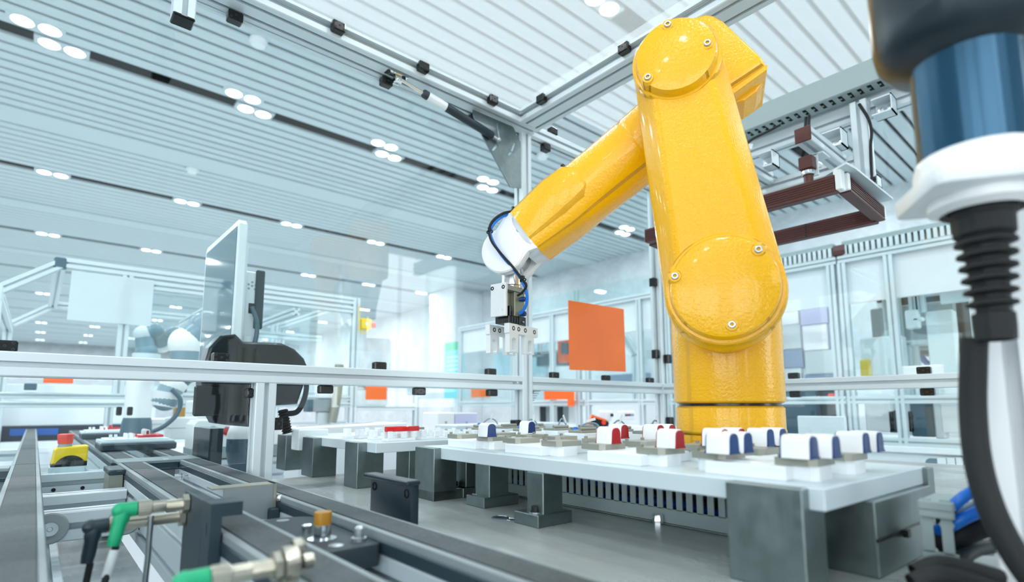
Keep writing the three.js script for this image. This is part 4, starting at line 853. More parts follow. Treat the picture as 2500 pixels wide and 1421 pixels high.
// pallet with red sticks on the far stretch of the conveyor
const pallet = (z, label, sticks) => {
  const y = BELT, t = thing('pallet', label, 'pallet', [0.24, y, z]);
  part('base_plate', box(0.148, 0.336, y, y + 0.022, z - 0.17, z, 0.004), M.side_dark, t, 'dark pallet base');
  part('top_plate', box(0.150, 0.330, y + 0.022, y + 0.028, z - 0.168, z - 0.004, 0.001), M.plate_alu, t);
  part('deck', box(0.160, 0.315, y + 0.028, y + 0.034, z - 0.155, z - 0.014, 0.001), M.white_print, t);
  for (let i = 0; i < 4; i++) part('edge_tooth', box(0.148, 0.158, y + 0.022, y + 0.031, z - 0.15 + i * 0.04, z - 0.136 + i * 0.04), M.white_print, t);
  for (let i = 0; i < 3; i++) for (let j = 0; j < 2; j++) part('peg', turned(V(0.215 + j * 0.013, y + 0.034, z - 0.04 - i * 0.034), V(0, 1, 0), [[0.0042, 0], [0.0042, 0.014], [0, 0.014]], 10), M.white_plastic, t);
  for (let i = 0; i < 2; i++) part('post', box(0.172 + i * 0.012, 0.180 + i * 0.012, y + 0.034, y + 0.046, z - 0.07, z - 0.062), M.white_print, t);
  if (!sticks) return t;
  for (let i = 0; i < 3; i++) {
    const zz = z - 0.032 - i * 0.036;
    const s = thing('red_part', 'red plastic stick with a white arched tab on the conveyor pallet', 'workpiece', [0.26, y + 0.036, zz], { group: 'red sticks on the conveyor pallet' });
    part('stick', put(plateGeo(roundRect(0.009, 0.008, 0.0025), 0.066, null, 0.001), frame(V(0.238, y + 0.040, zz), V(0, 0, -1), V(0, 1, 0), V(1, 0, 0))), M.red_clear, s);
    const a = new THREE.Shape(); a.moveTo(-0.006, 0); a.lineTo(-0.006, 0.010); a.absarc(0, 0.010, 0.006, Math.PI, 0, true); a.lineTo(0.006, 0); a.closePath();
    part('tab', plateGeo(a, 0.010, frame(V(0.262, y + 0.044, zz - 0.004), V(1, 0, 0), V(0, 1, 0), V(0, 0, 1))), M.white_plastic, s, 'white arched tab');
    const c = new THREE.Shape(); c.moveTo(-0.0035, 0.001); c.lineTo(-0.0035, 0.009); c.absarc(0, 0.009, 0.0035, Math.PI, 0, true); c.lineTo(0.0035, 0.001); c.closePath();
    part('tab_core', plateGeo(c, 0.0115, frame(V(0.262, y + 0.044, zz - 0.0045), V(1, 0, 0), V(0, 1, 0), V(0, 0, 1))), M.red_plastic, s);
    part('stick_end', box(0.300, 0.306, y + 0.036, y + 0.044, zz - 0.004, zz + 0.004, 0.001), M.white_print, s);
  }
  return t;
};
pallet(-1.945, 'white topped pallet with pegs and red sticks on the conveyor', true);
pallet(-2.75, 'white topped pallet farther along the conveyor behind the first', false);
{
  const s = thing('red_part', 'red plastic stick lying on the farther conveyor pallet', 'workpiece', [0.24, BELT + 0.034, -2.80]);
  part('stick', [box(0.21, 0.275, BELT + 0.036, BELT + 0.044, -2.805, -2.795, 0.002), box(0.236, 0.246, BELT + 0.044, BELT + 0.054, -2.803, -2.797, 0.001)], M.red_clear, s);
  part('foot', box(0.215, 0.27, BELT + 0.034, BELT + 0.036, -2.804, -2.796), M.white_print, s);
}
// dark block beside the conveyor
single('junction_block', box(0.331, 0.362, -0.16, -0.052, -1.70, -1.52, 0.001), M.anthracite, 'plain dark grey block beside the conveyor before the button panel', 'block');
// stopper with an amber cap between the belts
{
  const y = -0.135, t = thing('pallet_stopper', 'dark pallet stopper with a raised amber tipped pin between the belts', 'stopper', [0.24, y - 0.02, -0.6]);
  const xs = 0.208, xe = 0.274;
  const s = new THREE.Shape(); s.moveTo(xs, 0.515); s.lineTo(xe - 0.008, 0.515); s.quadraticCurveTo(xe, 0.515, xe, 0.523); s.lineTo(xe, 0.69); s.quadraticCurveTo(xe - 0.01, 0.715, xs, 0.715); s.closePath();
  part('body', plateGeo(s, 0.022, frame(V(0, y - 0.022, 0), V(1, 0, 0), V(0, 0, -1), V(0, 1, 0)), 0.0012, [], 8), M.charcoal, t);
  part('lower_block', box(0.222, 0.268, y - 0.085, y - 0.022, -0.66, -0.545, 0.002), M.alu, t);
  const c = onY(786, 1316, y);
  part('pin', turned(c, V(0, 1, 0), [[0.0145, 0], [0.0145, 0.0012], [0.0085, 0.0012], [0.0085, 0.015], [0, 0.015]], 28), M.chrome, t, 'polished steel pin');
  part('pin_tip', turned(V(c.x, y + 0.015, c.z), V(0, 1, 0), [[0, 0], [0.0086, 0], [0.0088, 0.012], [0.0083, 0.0128], [0, 0.0128]], 28), M.amber, t, 'amber plastic tip');
  const screw = (p, r, h) => part('screw', turned(p, V(0, 1, 0), [[r, 0], [r, h * 0.9], [r * 0.85, h], [r * 0.5, h], [r * 0.45, h * 0.6], [0, h * 0.6]], 18), M.chrome, t);
  screw(onY(748, 1298, y), 0.0056, 0.0075);
  const k = onY(876, 1320, y);
  part('stop_pin', turned(k, V(0, 1, 0), [[0.0078, 0], [0.0078, 0.0035], [0.0052, 0.004], [0.005, 0.0125], [0.0035, 0.0145], [0, 0.0145]], 14), M.bolt_steel, t);
  for (const [px, py] of [[690, 1270], [820, 1331]]) part('bolt_hole', turned(onY(px, py, y), V(0, 1, 0), [[0.0075, 0.0002], [0.0066, 0.0004], [0.0065, 0.0003], [0, 0.0003]], 18), M.bolt_steel, t);
}
// angled cover plate between the beams
{
  const a = onY(545, 1213, -0.108), b = onY(640, 1205, -0.108);
  const t = thing('cover_angle', 'pale bent cover angle bridging the gap between the conveyor beams', 'cover', [0.24, -0.16, -0.85]);
  part('top_flange', box(0.190, 0.274, -0.1115, -0.1095, -0.868, -0.838), M.tan_steel, t);
  part('front_sheet', box(0.205, 0.274, -0.158, -0.1115, -0.842, -0.838), M.belt_edge, t);
  part('end_flange', box(0.270, 0.274, -0.150, -0.1095, -0.868, -0.836), M.tan_steel, t);
  part('clip', box(0.262, 0.276, -0.160, -0.142, -0.835, -0.822, 0.002), M.charcoal, t);
  part('dome_screw', new THREE.SphereGeometry(0.005, 12, 8).translate(0.277, -0.130, -0.83), M.chrome, t);
}
// proximity sensors
mat('nickel', 0xc7c3b4, 0.28, 0.95);
function sensor(root, L, plugMat, plugName, label, cableMat, bend, opt = {}) {
  const dir = V(-1, 0, opt.dz ?? 0).normalize(), at = (s) => root.clone().addScaledVector(dir, s), r = 0.0062;
  const t = thing('proximity_sensor', label, 'sensor', [root.x, root.y, root.z]);
  part('nut', turned(at(0.0), dir, [[r, 0], [0.0105, 0], [0.0105, 0.0055], [r, 0.0055]], 6), M.nickel, t);
  part('nut', turned(at(-0.012), dir, [[r, 0], [0.0105, 0], [0.0105, 0.005], [r, 0.005]], 6), M.nickel, t);
  const thread = []; for (let s = -0.014; s < L * 0.42; s += 0.0016) thread.push([r * 0.94, s], [r * 1.02, s + 0.0008]);
  part('threaded_body', turned(at(0), dir, [...thread, [r * 1.02, L * 0.42], [r * 1.02, L * 0.66]], 20), M.nickel, t);
  const kn = []; for (let i = 0; i < 18; i++) kn.push(i);
  part('knurled_collar', [turned(at(L * 0.66), dir, [[r, 0], [0.0078, 0.001], [0.0078, 0.013], [r, 0.014]], 24), ...kn.map((i) => { const a = i / 18 * Math.PI * 2; const [x, y] = along(dir); return rod(at(L * 0.66 + 0.002).addScaledVector(x, Math.cos(a) * 0.0078).addScaledVector(y, Math.sin(a) * 0.0078), at(L * 0.66 + 0.012).addScaledVector(x, Math.cos(a) * 0.0078).addScaledVector(y, Math.sin(a) * 0.0078), 0.0006, 0.0006, 5); })], M.nickel, t);
  const e = at(L * 0.66 + 0.014), c = e.clone().addScaledVector(dir, 0.008), down = bend.clone().normalize();
  part(plugName, [rod(e, e.clone().addScaledVector(dir, 0.016), 0.0078, 0.0074, 18), new THREE.SphereGeometry(0.0079, 16, 12).translate(c.x + dir.x * 0.006, c.y, c.z + dir.z * 0.006), turned(c.clone().addScaledVector(dir, 0.003), down, [[0.0072, 0], [0.0075, 0.010], [0.0062, 0.014], [0.0062, 0.028], [0.0052, 0.036], [0, 0.036]], 16)], plugMat, t, `${plugName.replace('_', ' ')}`);
  const k = c.clone().addScaledVector(down, 0.036);
  part('cable', tube([k, k.clone().addScaledVector(down, 0.02), k.clone().addScaledVector(down, 0.045).add(V(-0.003, -0.01, 0.012)), k.clone().add(V(down.x * 0.07 - 0.004, -0.10, 0.04))], 0.0032, 8, 30), cableMat, t);
  if (opt.tag) part('cable_sleeve', rod(k.clone().addScaledVector(down, 0.004), k.clone().addScaledVector(down, 0.030), 0.0046, 0.0046, 12), M.white_print, t, 'white cable sleeve');
  return t;
}
{
  const X = 0.140, Zc = -0.665, t = thing('sensor_bracket', 'dark C shaped sensor bracket clamped over the conveyor beam edge', 'bracket', [X, -0.25, Zc]);
  const zA = -0.742, zB = -0.618;
  part('bracket_body', plateGeo([[X, -0.24], [X + 0.014, -0.24], [X + 0.014, -0.1745], [X + 0.045, -0.1745], [X + 0.045, -0.157], [X + 0.011, -0.157], [X + 0.011, -0.109], [X + 0.030, -0.109], [X + 0.030, -0.0955], [X, -0.0955]], 0.034, new THREE.Matrix4().makeTranslation(0, 0, zB - 0.034), 0.0008), M.side_dark, t);
  part('bracket_top', box(X, X + 0.012, -0.24, -0.0955, zA, zB - 0.034, 0.0008), M.side_dark, t);
  part('slot_hole', box(X - 0.0004, X + 0.0002, -0.128, -0.116, zB - 0.017, zB - 0.012), M.black, t);
  part('hoop', [tube([V(X - 0.034, -0.118, zA + 0.015), V(X - 0.034, -0.16, zA + 0.015), V(X - 0.034, -0.195, zA + 0.016), V(X - 0.030, -0.203, zA + 0.018), V(X - 0.01, -0.204, zA + 0.02), V(X, -0.204, zA + 0.02)], 0.003, 6, 40)], M.bolt_steel, t, 'bent flat metal hoop');
  sensor(V(X - 0.001, -0.1070, zA + 0.026), 0.052, M.green_plug, 'green_plug', 'proximity sensor with green angled plug on the dark C bracket', M.black_soft, V(-0.22, -1, 0.12), { tag: true });
  sensor(V(X - 0.001, -0.1235, zA + 0.010), 0.086, M.anthracite, 'black_plug', 'proximity sensor with black angled plug below the green plugged one', M.black_soft, V(-0.12, -1, 0.12));
  const q = onX(700, 1378, 0.150);
  const b2 = thing('sensor_holder', 'nickel sensor holder standing on the conveyor beam edge by the stopper', 'bracket', [0.158, -0.2, q.z]);
  part('holder_ring', turned(V(0.146, q.y, q.z), V(1, 0, 0), [[0.0065, 0], [0.013, 0], [0.013, 0.010], [0.0065, 0.010]], 24), M.nickel, b2);
  part('holder_foot', box(0.146, 0.156, -0.175, q.y - 0.010, q.z - 0.008, q.z + 0.008, 0.001), M.nickel, b2);
  part('clamp_knob', [turned(V(0.156, q.y + 0.010, q.z - 0.004), V(1, 0.25, 0), [[0.006, 0], [0.006, 0.006], [0.004, 0.008], [0, 0.008]], 10), turned(V(0.160, q.y + 0.001, q.z + 0.004), V(1, 0, 0), [[0.0055, 0], [0.0055, 0.007], [0, 0.008]], 10)], M.nickel, b2);
  sensor(V(0.145, q.y, q.z), 0.050, M.green_plug, 'green_plug', 'proximity sensor with green plug in the nickel holder by the stopper', M.black_soft, V(-0.6, -1, 0.15));
}

// ---------------------------------------------------------------- things close to the camera at the near end of the cell
const yAt = (px, py, x, z) => { const v = ray(px, py); return v.y * Math.hypot(x, z) / Math.hypot(v.x, v.z); };
{
  const a = ray(2390, 450).multiplyScalar(0.42), X = a.x, Z = a.z, y = (py) => yAt(2397, py, X, Z);
  mat('motor_blue', 0x24506a, 0.22, 0.5); mat('motor_dark', 0x1b2a31, 0.35, 0.2); mat('pale_green_white', 0xdfeaea, 0.4);
  const t = thing('hanging_motor', 'dark blue cylindrical motor on a white flange with ribbed black cable gland', 'motor', [X, y(830), Z]);
  const up = V(0, 1, 0), L = (name, m, pts, label, seg = 48) => part(name, turned(V(X, 0, Z), up, pts, seg), m, t, label);
  L('head', M.motor_dark, [[0.034, y(150)], [0.050, y(128)], [0.058, y(95)], [0.060, y(60)], [0.060, y(-120)]], 'dark rounded motor head');
  L('barrel', M.motor_blue, [[0.0355, y(392)], [0.0365, y(380)], [0.0365, y(150)], [0.039, y(120)]], 'glossy dark blue barrel');
  L('dome', M.white_plastic, [[0.041, y(440)], [0.0405, y(410)], [0.0385, y(385)], [0.034, y(372)]], 'white dome');
  part('flange', plateGeo(roundRect(0.088, 0.088, 0.010), 0.014, new THREE.Matrix4().makeRotationX(Math.PI / 2).premultiply(new THREE.Matrix4().makeRotationY(0.55)).setPosition(X, y(440), Z), 0.002, [], 6), M.white_paint, t, 'white square flange');
  L('collar', M.white_plastic, [[0.026, y(520)], [0.0335, y(508)], [0.034, y(470)]]);
  const rel = [[0.010, y(835)], [0.0125, y(832)], [0.0130, y(800)], [0.0130, y(770)]];
  for (let i = 0; i < 6; i++) { const p = 765 - i * 30, r = 0.0140 + i * 0.0007; rel.push([r - 0.0040, y(p)], [r - 0.0040, y(p - 10)], [r + 0.0018, y(p - 17)], [r + 0.0012, y(p - 24)]); }
  rel.push([0.0165, y(585)], [0.0190, y(575)], [0.0195, y(535)], [0.0212, y(528)], [0.0215, y(500)]);
  L('cable_gland', M.black_soft, rel, 'ribbed black rubber cable gland', 32);
  const k = [[2378, 825, 0.42], [2376, 900, 0.42], [2375, 1000, 0.418], [2386, 1120, 0.41], [2415, 1230, 0.40], [2462, 1330, 0.39], [2530, 1430, 0.38], [2610, 1520, 0.37]].map(([u, v, d]) => ray(u, v).multiplyScalar(d));
  part('cable', tube(k, 0.0088, 14, 60), M.black_soft, t, 'thick black cable');
  // green hose loops behind the head
  const g = (pts) => tube(pts.map(([u, v]) => ray(u, v).multiplyScalar(0.56)), 0.0028, 10, 40);
  single('green_hose', [g([[2330, 172], [2290, 170], [2262, 172], [2246, 160], [2243, 146], [2250, 120]])], M.green_hose, 'bright green hose end tucked behind the dark motor head', 'hose');
  single('green_hose', [g([[2254, 168], [2241, 178], [2239, 192], [2248, 206], [2268, 214], [2330, 216]])], M.green_hose, 'bright green hose loop hanging below the motor head', 'hose');
}
{
  const X = 0.60, z0 = onX(2404, 1100, X).z;
  const t = thing('door_post', 'broad pale slotted post beside the hanging motor cable', 'post', [X, BASE_Y, z0 + 0.05]);
  part('profile', prof('y', BASE_Y, 0.24, X, X + 0.09, z0, z0 + 0.09, 0.045), M.white_paint, t);
  part('end_cap', box(X, X + 0.09, 0.24, 0.246, z0, z0 + 0.09, 0.002), M.pale_green_white, t);
}
// hoses that leave the end of the slotted duct
{
  const at = (pts, r, m, label, cat) => single('duct_hose', tube(pts.map(([u, v, d]) => ray(u, v).multiplyScalar(d)), r, 10, 30), m, label, cat);
  at([[2300, 1252, 0.535], [2322, 1240, 0.525], [2350, 1216, 0.52], [2400, 1186, 0.52], [2480, 1140, 0.52]], 0.0052, M.blue_tube, 'upper blue hose leaving the end of the slotted duct', 'hose');
  at([[2290, 1296, 0.54], [2322, 1284, 0.525], [2350, 1268, 0.52], [2400, 1246, 0.52], [2480, 1215, 0.52]], 0.0058, M.blue_tube, 'lower blue hose leaving the end of the slotted duct', 'hose');
  at([[2300, 1268, 0.54], [2330, 1256, 0.53], [2400, 1220, 0.53], [2480, 1190, 0.53]], 0.003, M.grey_cable, 'thin pale cable between the two blue hoses', 'cable');
  at([[2290, 1330, 0.545], [2330, 1312, 0.535], [2370, 1296, 0.53], [2450, 1270, 0.53]], 0.011, M.black_soft, 'thick black hose under the lower blue hose', 'hose');
  at([[2325, 1420, 0.52], [2345, 1370, 0.52], [2375, 1345, 0.53], [2420, 1335, 0.54]], 0.007, M.charcoal, 'grey corrugated hose curling up behind the post', 'hose');
  at([[2232, 1400, 0.44], [2290, 1378, 0.44], [2360, 1390, 0.44], [2440, 1412, 0.44]], 0.007, M.black_soft, 'black hose lying near the foot of the wide leg', 'hose');
  at([[2225, 1425, 0.43], [2280, 1404, 0.43], [2360, 1418, 0.43], [2440, 1445, 0.43]], 0.007, M.black_soft, 'second black hose lying below the first', 'hose');
  const c = ray(2372, 1338).multiplyScalar(0.55);
  single('paper_label', put(box(-0.016, 0.016, -0.008, 0.008, -0.0004, 0.0004), frame(c, V(0.15, 0.15, 0.97).normalize(), V(-0.2, 0.96, -0.12).normalize(), V(-0.97, -0.18, 0.17).normalize())), M.white_print, 'white paper label on the hose behind the post', 'label');
  const q = [[2010, 1322], [2040, 1290], [2072, 1256], [2100, 1226]].map(([u, v]) => onX(u, v, 0.64));
  single('duct_hose', tube(q, 0.0085, 12, 24), M.blue_tube, 'blue hose slanting between the table legs', 'hose');
}

// ---------------------------------------------------------------- the neighbouring machines
mat('cobot_grey', 0x7f9aa6, 0.3); mat('cobot_blue', 0x44606f, 0.35); mat('screen_glass', 0x5f7d8a, 0.06, 0, { clearcoat: 0.5 });
mat('panel_white', 0xe6ecf0, 0.5); mat('night_blue', 0x101f33, 0.4); mat('bright_blue', 0x1b5fb8, 0.4); mat('pale_cyan', 0xbcdfea, 0.5); mat('banner_green', 0x35b98a, 0.5); mat('banner_cyan', 0x6fd0d8, 0.5);
const F = 0.04;
// pendant monitor behind the pane
{
  const X = 0.362, z1 = -1.5, z2 = -1.862, y0 = 0.128, y1 = 0.476;
  const t = thing('monitor', 'white operator panel with glossy screen standing edge on behind the pane', 'monitor', [X, 0.1, -1.68]);
  part('housing', plateGeo([[-z1 + 0.0, y0 - 0.006], [-z2 + 0.004, y0 - 0.006], [-z2 + 0.004, y1], [-z2 - 0.010, y1 + 0.012], [-z1 + 0.012, y1 + 0.012], [-z1, y1]].map(([a, b]) => [a, b]), 0.022, frame(V(X + 0.001, 0, 0), V(0, 0, -1), V(0, 1, 0), V(1, 0, 0)), 0.003), M.white_plastic, t, 'white housing');
  part('screen', box(X - 0.0005, X + 0.001, y0 + 0.01, y1 - 0.006, z2 + 0.012, z1 - 0.012), M.screen_glass, t, 'glossy screen');
  part('back_shell', plateGeo([[-z1 + 0.02, y0 + 0.03], [-z2 - 0.02, y0 + 0.03], [-z2 - 0.02, y1 - 0.04], [-z1 + 0.02, y1 - 0.04]], 0.012, frame(V(X + 0.021, 0, 0), V(0, 0, -1), V(0, 1, 0), V(1, 0, 0)), 0.005), M.white_paint, t);
  part('swivel', box(X + 0.033, X + 0.075, y0 + 0.02, y0 + 0.235, z1 - 0.14, z1 - 0.04, 0.004), M.white_paint, t, 'pale swivel mount');
  part('swivel_cheek', box(X + 0.060, X + 0.082, y0 + 0.08, y0 + 0.24, z1 - 0.045, z1 - 0.032, 0.003), M.charcoal, t);
  part('swivel_neck', turned(V(X + 0.055, y0 - 0.012, z1 - 0.06), V(0, 1, 0), [[0.034, 0], [0.034, 0.03], [0.028, 0.034], [0.028, 0.07]], 24), M.white_paint, t);
  parts('socket_hole', [[0, 0], [0.009, 0.003], [-0.009, 0.003], [0, 0.010], [0.008, -0.008], [-0.008, -0.008]].map(([a, b]) => turned(V(X + 0.052 + a, y0 + 0.195 + b, z1 - 0.0402), V(0, 0, 1), [[0, 0.0006], [0.0032, 0.0006], [0.0032, 0]], 10)), M.grey_plastic, t);
  part('cable_inlet', box(X + 0.046, X + 0.062, y0 + 0.120, y0 + 0.148, z1 - 0.041, z1 - 0.0385, 0.001), M.black, t);
  part('cable', tube([V(X + 0.054, y0 + 0.138, z1 - 0.036), V(X + 0.066, y0 + 0.09, z1 - 0.026), V(X + 0.062, y0 + 0.04, z1 - 0.024), V(X + 0.045, y0, z1 - 0.03)], 0.006, 8, 30), M.cobot_blue, t, 'dark teal cable');
  const o = [[497, 885], [508, 848], [535, 820], [572, 816], [590, 834], [685, 838], [715, 852], [738, 875], [746, 894], [738, 940], [722, 986], [668, 990], [640, 1010], [612, 1042], [560, 1038], [522, 1032], [500, 990], [489, 935]].map(([u, v]) => { const p = onZ(u, v, -1.44); return [p.x, p.y]; });
  const b = thing('pendant_holder', 'glossy black pendant holder with cable hook behind the rail', 'holder', [0.42, -0.06, -1.45]);
  part('holder_body', plateGeo(o.reverse(), 0.07, new THREE.Matrix4().makeTranslation(0, 0, -1.495), 0.006), M.black, b);
  part('holder_face', box(onZ(538, 1, -1.44).x, onZ(607, 1, -1.44).x, -0.02, 0.05, -1.427, -1.42, 0.004), M.black, b);
  const h = [[700, 1010], [725, 1005], [742, 975], [748, 940], [742, 915]].map(([u, v]) => onZ(u, v, -1.42));
  part('cable_hook', tube(h, 0.007, 8, 30), M.black_soft, b);
  part('cable_gland', turned(onZ(690, 1000, -1.42), V(0.25, -1, 0), Array.from({ length: 9 }, (_, i) => [[0.010, i * 0.007], [0.013, i * 0.007 + 0.0035]]).flat(), 14), M.black_soft, b, 'ribbed black gland');
}
// glazed station beyond, with a sloped corner
{
  const Z = -3.0, t = thing('assembly_station', 'glazed aluminium station with a sloped corner beyond the back pane', 'machine', [0.6, FLOOR, -3.6]);
  const A = M.alu_far, bar = (n, g) => part(n, g, A, t);
  bar('top_beam', prof('x', 0.05, 1.37, Z - F, Z, 0.600, 0.643)); bar('top_beam', prof('x', 0.29, 1.37, Z - F, Z, 0.548, 0.588));
  bar('slope_bar', profBar(V(0.045, 0.622, Z - F / 2), V(-0.150, 0.475, Z - F / 2), F, F));
  part('corner_joint', box(0.012, 0.058, 0.595, 0.642, Z - F, Z + 0.002, 0.006), M.cobot_blue, t); part('corner_joint', box(-0.178, -0.132, 0.43, 0.492, Z - F, Z + 0.002, 0.006), A, t);
  bar('post', prof('y', -0.55, 0.44, -0.176, -0.134, Z - F, Z)); bar('post', prof('y', -0.55, 0.643, 1.37, 1.412, Z - F, Z)); bar('post', prof('y', 0.06, 0.60, 0.255, 0.297, Z - F, Z)); bar('rail', prof('x', 1.412, 1.8, Z - F, Z, 0.10, 0.14)); bar('rail', prof('x', 1.412, 1.8, Z - F, Z, -0.02, 0.02)); bar('post', prof('y', -0.55, 0.14, 1.8, 1.84, Z - F, Z));
  bar('rail', prof('x', -0.134, 1.37, Z - F, Z, 0.038, 0.062)); bar('rail', prof('x', -0.134, 1.37, Z - F, Z, 0.0, 0.026));
  bar('post', prof('y', -0.55, 0.0, 0.235, 0.265, Z - F, Z)); bar('post', prof('y', -0.55, 0.0, 0.62, 0.65, Z - F, Z)); bar('post', prof('y', -0.55, 0.0, 0.66, 0.69, Z - F, Z));
  // rear frame
  const R = -4.3; bar('top_beam', prof('x', 0.05, 1.37, R - F, R, 0.600, 0.643)); bar('slope_bar', profBar(V(0.045, 0.622, R), V(-0.150, 0.475, R), F, F)); bar('post', prof('y', -0.55, 0.475, -0.176, -0.134, R - F, R)); bar('post', prof('y', -0.55, 0.6, 1.37, 1.41, R - F, R));
  bar('depth_bar', prof('z', R, Z - F, 0.012, 0.054, 0.60, 0.642)); bar('depth_bar', prof('z', R, Z - F, 1.37, 1.41, 0.60, 0.642)); bar('depth_bar', prof('z', R, Z - F, -0.176, -0.134, 0.44, 0.48)); bar('depth_bar', prof('z', R, Z - F, 0.7, 0.74, 0.548, 0.588));
  bar('inner_bar', prof('x', 0.7, 1.37, -3.5, -3.46, 0.42, 0.46)); bar('inner_post', prof('y', 0.05, 0.55, 0.86, 0.90, -3.5, -3.46)); bar('inner_post', prof('y', 0.1, 0.55, 1.15, 1.19, -3.8, -3.76));
  bar('inner_bar', prof('z', -4.3, -3.0, 1.02, 1.06, 0.50, 0.54));
  part('slide_unit', [box(0.75, 1.2, 0.18, 0.22, -3.48, -3.36, 0.004), box(0.82, 0.95, 0.22, 0.30, -3.46, -3.38, 0.004)], M.grey_plastic, t);
  part('front_pane', box(0.30, 1.368, 0.07, 0.546, Z - 0.022, Z - 0.018), M.acrylic, t);
  part('tool_column', box(1.0, 1.06, 0.1, 0.45, -3.7, -3.64, 0.004), M.white_paint, t);
  part('table_box', box(-0.25, 1.4, FLOOR, -0.24, -4.3, -3.05, 0.01), M.panel_white, t);
  part('back_panel', box(-0.45, 0.62, -0.11, 0.14, -4.44, -4.40, 0.004), M.panel_white, t);
  part('dark_band', box(-0.45, 0.62, -0.20, -0.11, -4.42, -4.38, 0.004), M.night_blue, t, 'dark blue slot band');
  part('blue_insert', box(-0.10, 0.12, -0.165, -0.125, -4.378, -4.372), M.bright_blue, t);
  for (const [x, y] of [[0.36, 0.02], [-0.02, 0.085], [0.52, 0.085]]) part('panel_clamp', box(x - 0.02, x + 0.02, y - 0.014, y + 0.014, Z + 0.001, Z + 0.02, 0.003), M.cobot_blue, t);
  const s = single('white_sheet', box(0.074, 0.376, 0.374, 0.590, Z + 0.004, Z + 0.007), M.white_print, 'blank white sheet hung on the far station with the sloped corner', 'sheet');
  s.material = M.frosted;
  const e = thing('emergency_stop', 'yellow box with red button on the far station post', 'stop button', [1.45, 0.46, Z]);
  part('box_cover', box(1.418, 1.478, 0.458, 0.524, Z - 0.04, Z + 0.02, 0.004), M.estop_yellow, e); part('box_label', box(1.438, 1.455, 0.483, 0.500, Z + 0.0201, Z + 0.021), M.white_print, e);
  part('button', turned(V(1.478, 0.490, Z - 0.005), V(1, 0, 0.3), [[0.012, 0], [0.012, 0.012], [0.018, 0.016], [0.018, 0.03], [0.012, 0.035], [0, 0.036]], 20), M.estop_red, e);
  part('cable', tube([V(1.40, 0.60, Z + 0.01), V(1.405, 0.5, Z + 0.012), V(1.41, 0.44, Z + 0.015), V(1.44, 0.435, Z + 0.02), V(1.45, 0.455, Z + 0.02)], 0.003, 6, 30), M.estop_yellow, e);
}
// light collaborative robots inside that station
function cobot(label, joints, pos) {
  const t = thing('collaborative_robot', label, 'robot', pos);
  joints.forEach(([p, r, m], i) => {
    if (m === 'joint') part('joint', [new THREE.SphereGeometry(r, 20, 14).translate(p.x, p.y, p.z)], M.white_plastic, t);
    else if (i) part('link', rod(joints[i - 1][0], p, joints[i - 1][1] * 0.9, r * 0.9, 20), M[m], t);
    if (m !== 'joint') part('joint', new THREE.SphereGeometry(r, 20, 14).translate(p.x, p.y, p.z), i % 2 ? M.white_plastic : M.cobot_grey, t);
  });
  return t;
}
{
  const Q = (u, v, z) => onZ(u, v, z), z = -3.35;
  const b = Q(358, 868, z);
  const c = cobot('small grey and white jointed robot behind the white sheet', [[Q(358, 858, z), 0.05, 'white_plastic'], [Q(350, 815, z), 0.044, 'cobot_grey'], [Q(378, 808, z), 0.042, 'cobot_grey'], [Q(396, 838, z - 0.1), 0.05, 'cobot_grey'], [Q(428, 822, z - 0.1), 0.06, 'cobot_grey']], [b.x, b.y, b.z]);
  part('base_ring', turned(V(b.x, b.y - 0.05, b.z), V(0, 1, 0), [[0, 0], [0.062, 0], [0.062, 0.06], [0, 0.06]], 24), M.white_plastic, c);
  const z2 = -2.3, g = Q(402, 985, z2);
  const d = cobot('large grey and white jointed robot reaching down with black fingers', [[Q(500, 800, z2), 0.06, 'cobot_grey'], [Q(455, 838, z2), 0.06, 'cobot_grey'], [Q(452, 905, z2), 0.05, 'cobot_grey'], [Q(425, 935, z2), 0.045, 'cobot_blue'], [Q(405, 972, z2), 0.045, 'cobot_grey']], [g.x, g.y, g.z]);
  part('wrist_cap', rod(Q(408, 958, z2), Q(398, 992, z2), 0.052, 0.036, 20), M.white_plastic, d);
  for (const u of [378, 402]) part('finger', box(Q(u, 1, z2).x - 0.008, Q(u, 1, z2).x + 0.008, Q(1, 1016, z2).y, Q(1, 992, z2).y, z2 - 0.01, z2 + 0.01, 0.003), M.black, d, 'black gripper finger');
  part('cable', tube([Q(420, 950, z2 + 0.06), Q(440, 975, z2 + 0.06), Q(432, 1010, z2 + 0.05), Q(400, 1040, z2 + 0.04), Q(375, 1052, z2 + 0.03)], 0.008, 8, 30), M.cobot_blue, d);
  const z3 = -2.62, k = Q(334, 1030, z3), t = thing('robot_column', 'white robot column on a dark grey blue foot behind the pallet', 'column', [k.x, -0.35, k.z]);
  part('column', rod(V(k.x, -0.05, k.z), V(k.x, 0.15, k.z), 0.046, 0.046, 28), M.white_plastic, t); part('foot', turned(V(k.x, -0.13, k.z), V(0, 1, 0), [[0.085, -0.3], [0.085, 0], [0.055, 0.02], [0.050, 0.075], [0.046, 0.09]], 28), M.cobot_blue, t);
  part('clip', box(k.x + 0.01, k.x + 0.045, 0.118, 0.136, k.z + 0.03, k.z + 0.05), M.black, t);
  const z4 = -1.72, w = Q(590, 1090, z4), u = thing('robot_pedestal', 'white and dark blue rounded robot foot beside the post', 'robot foot', [w.x, -0.4, w.z]);
  part('shell', turned(V(w.x, 0, w.z), V(0, 1, 0), [[0.04, -0.09], [0.04, -0.075], [0.034, -0.055], [0.02, -0.042], [0, -0.038]], 24), M.white_plastic, u);
  part('foot', turned(V(w.x, 0, w.z), V(0, 1, 0), [[0.03, -0.4], [0.03, -0.17], [0.036, -0.15], [0.041, -0.12], [0.0405, -0.089]], 24), M.cobot_blue, u);
}
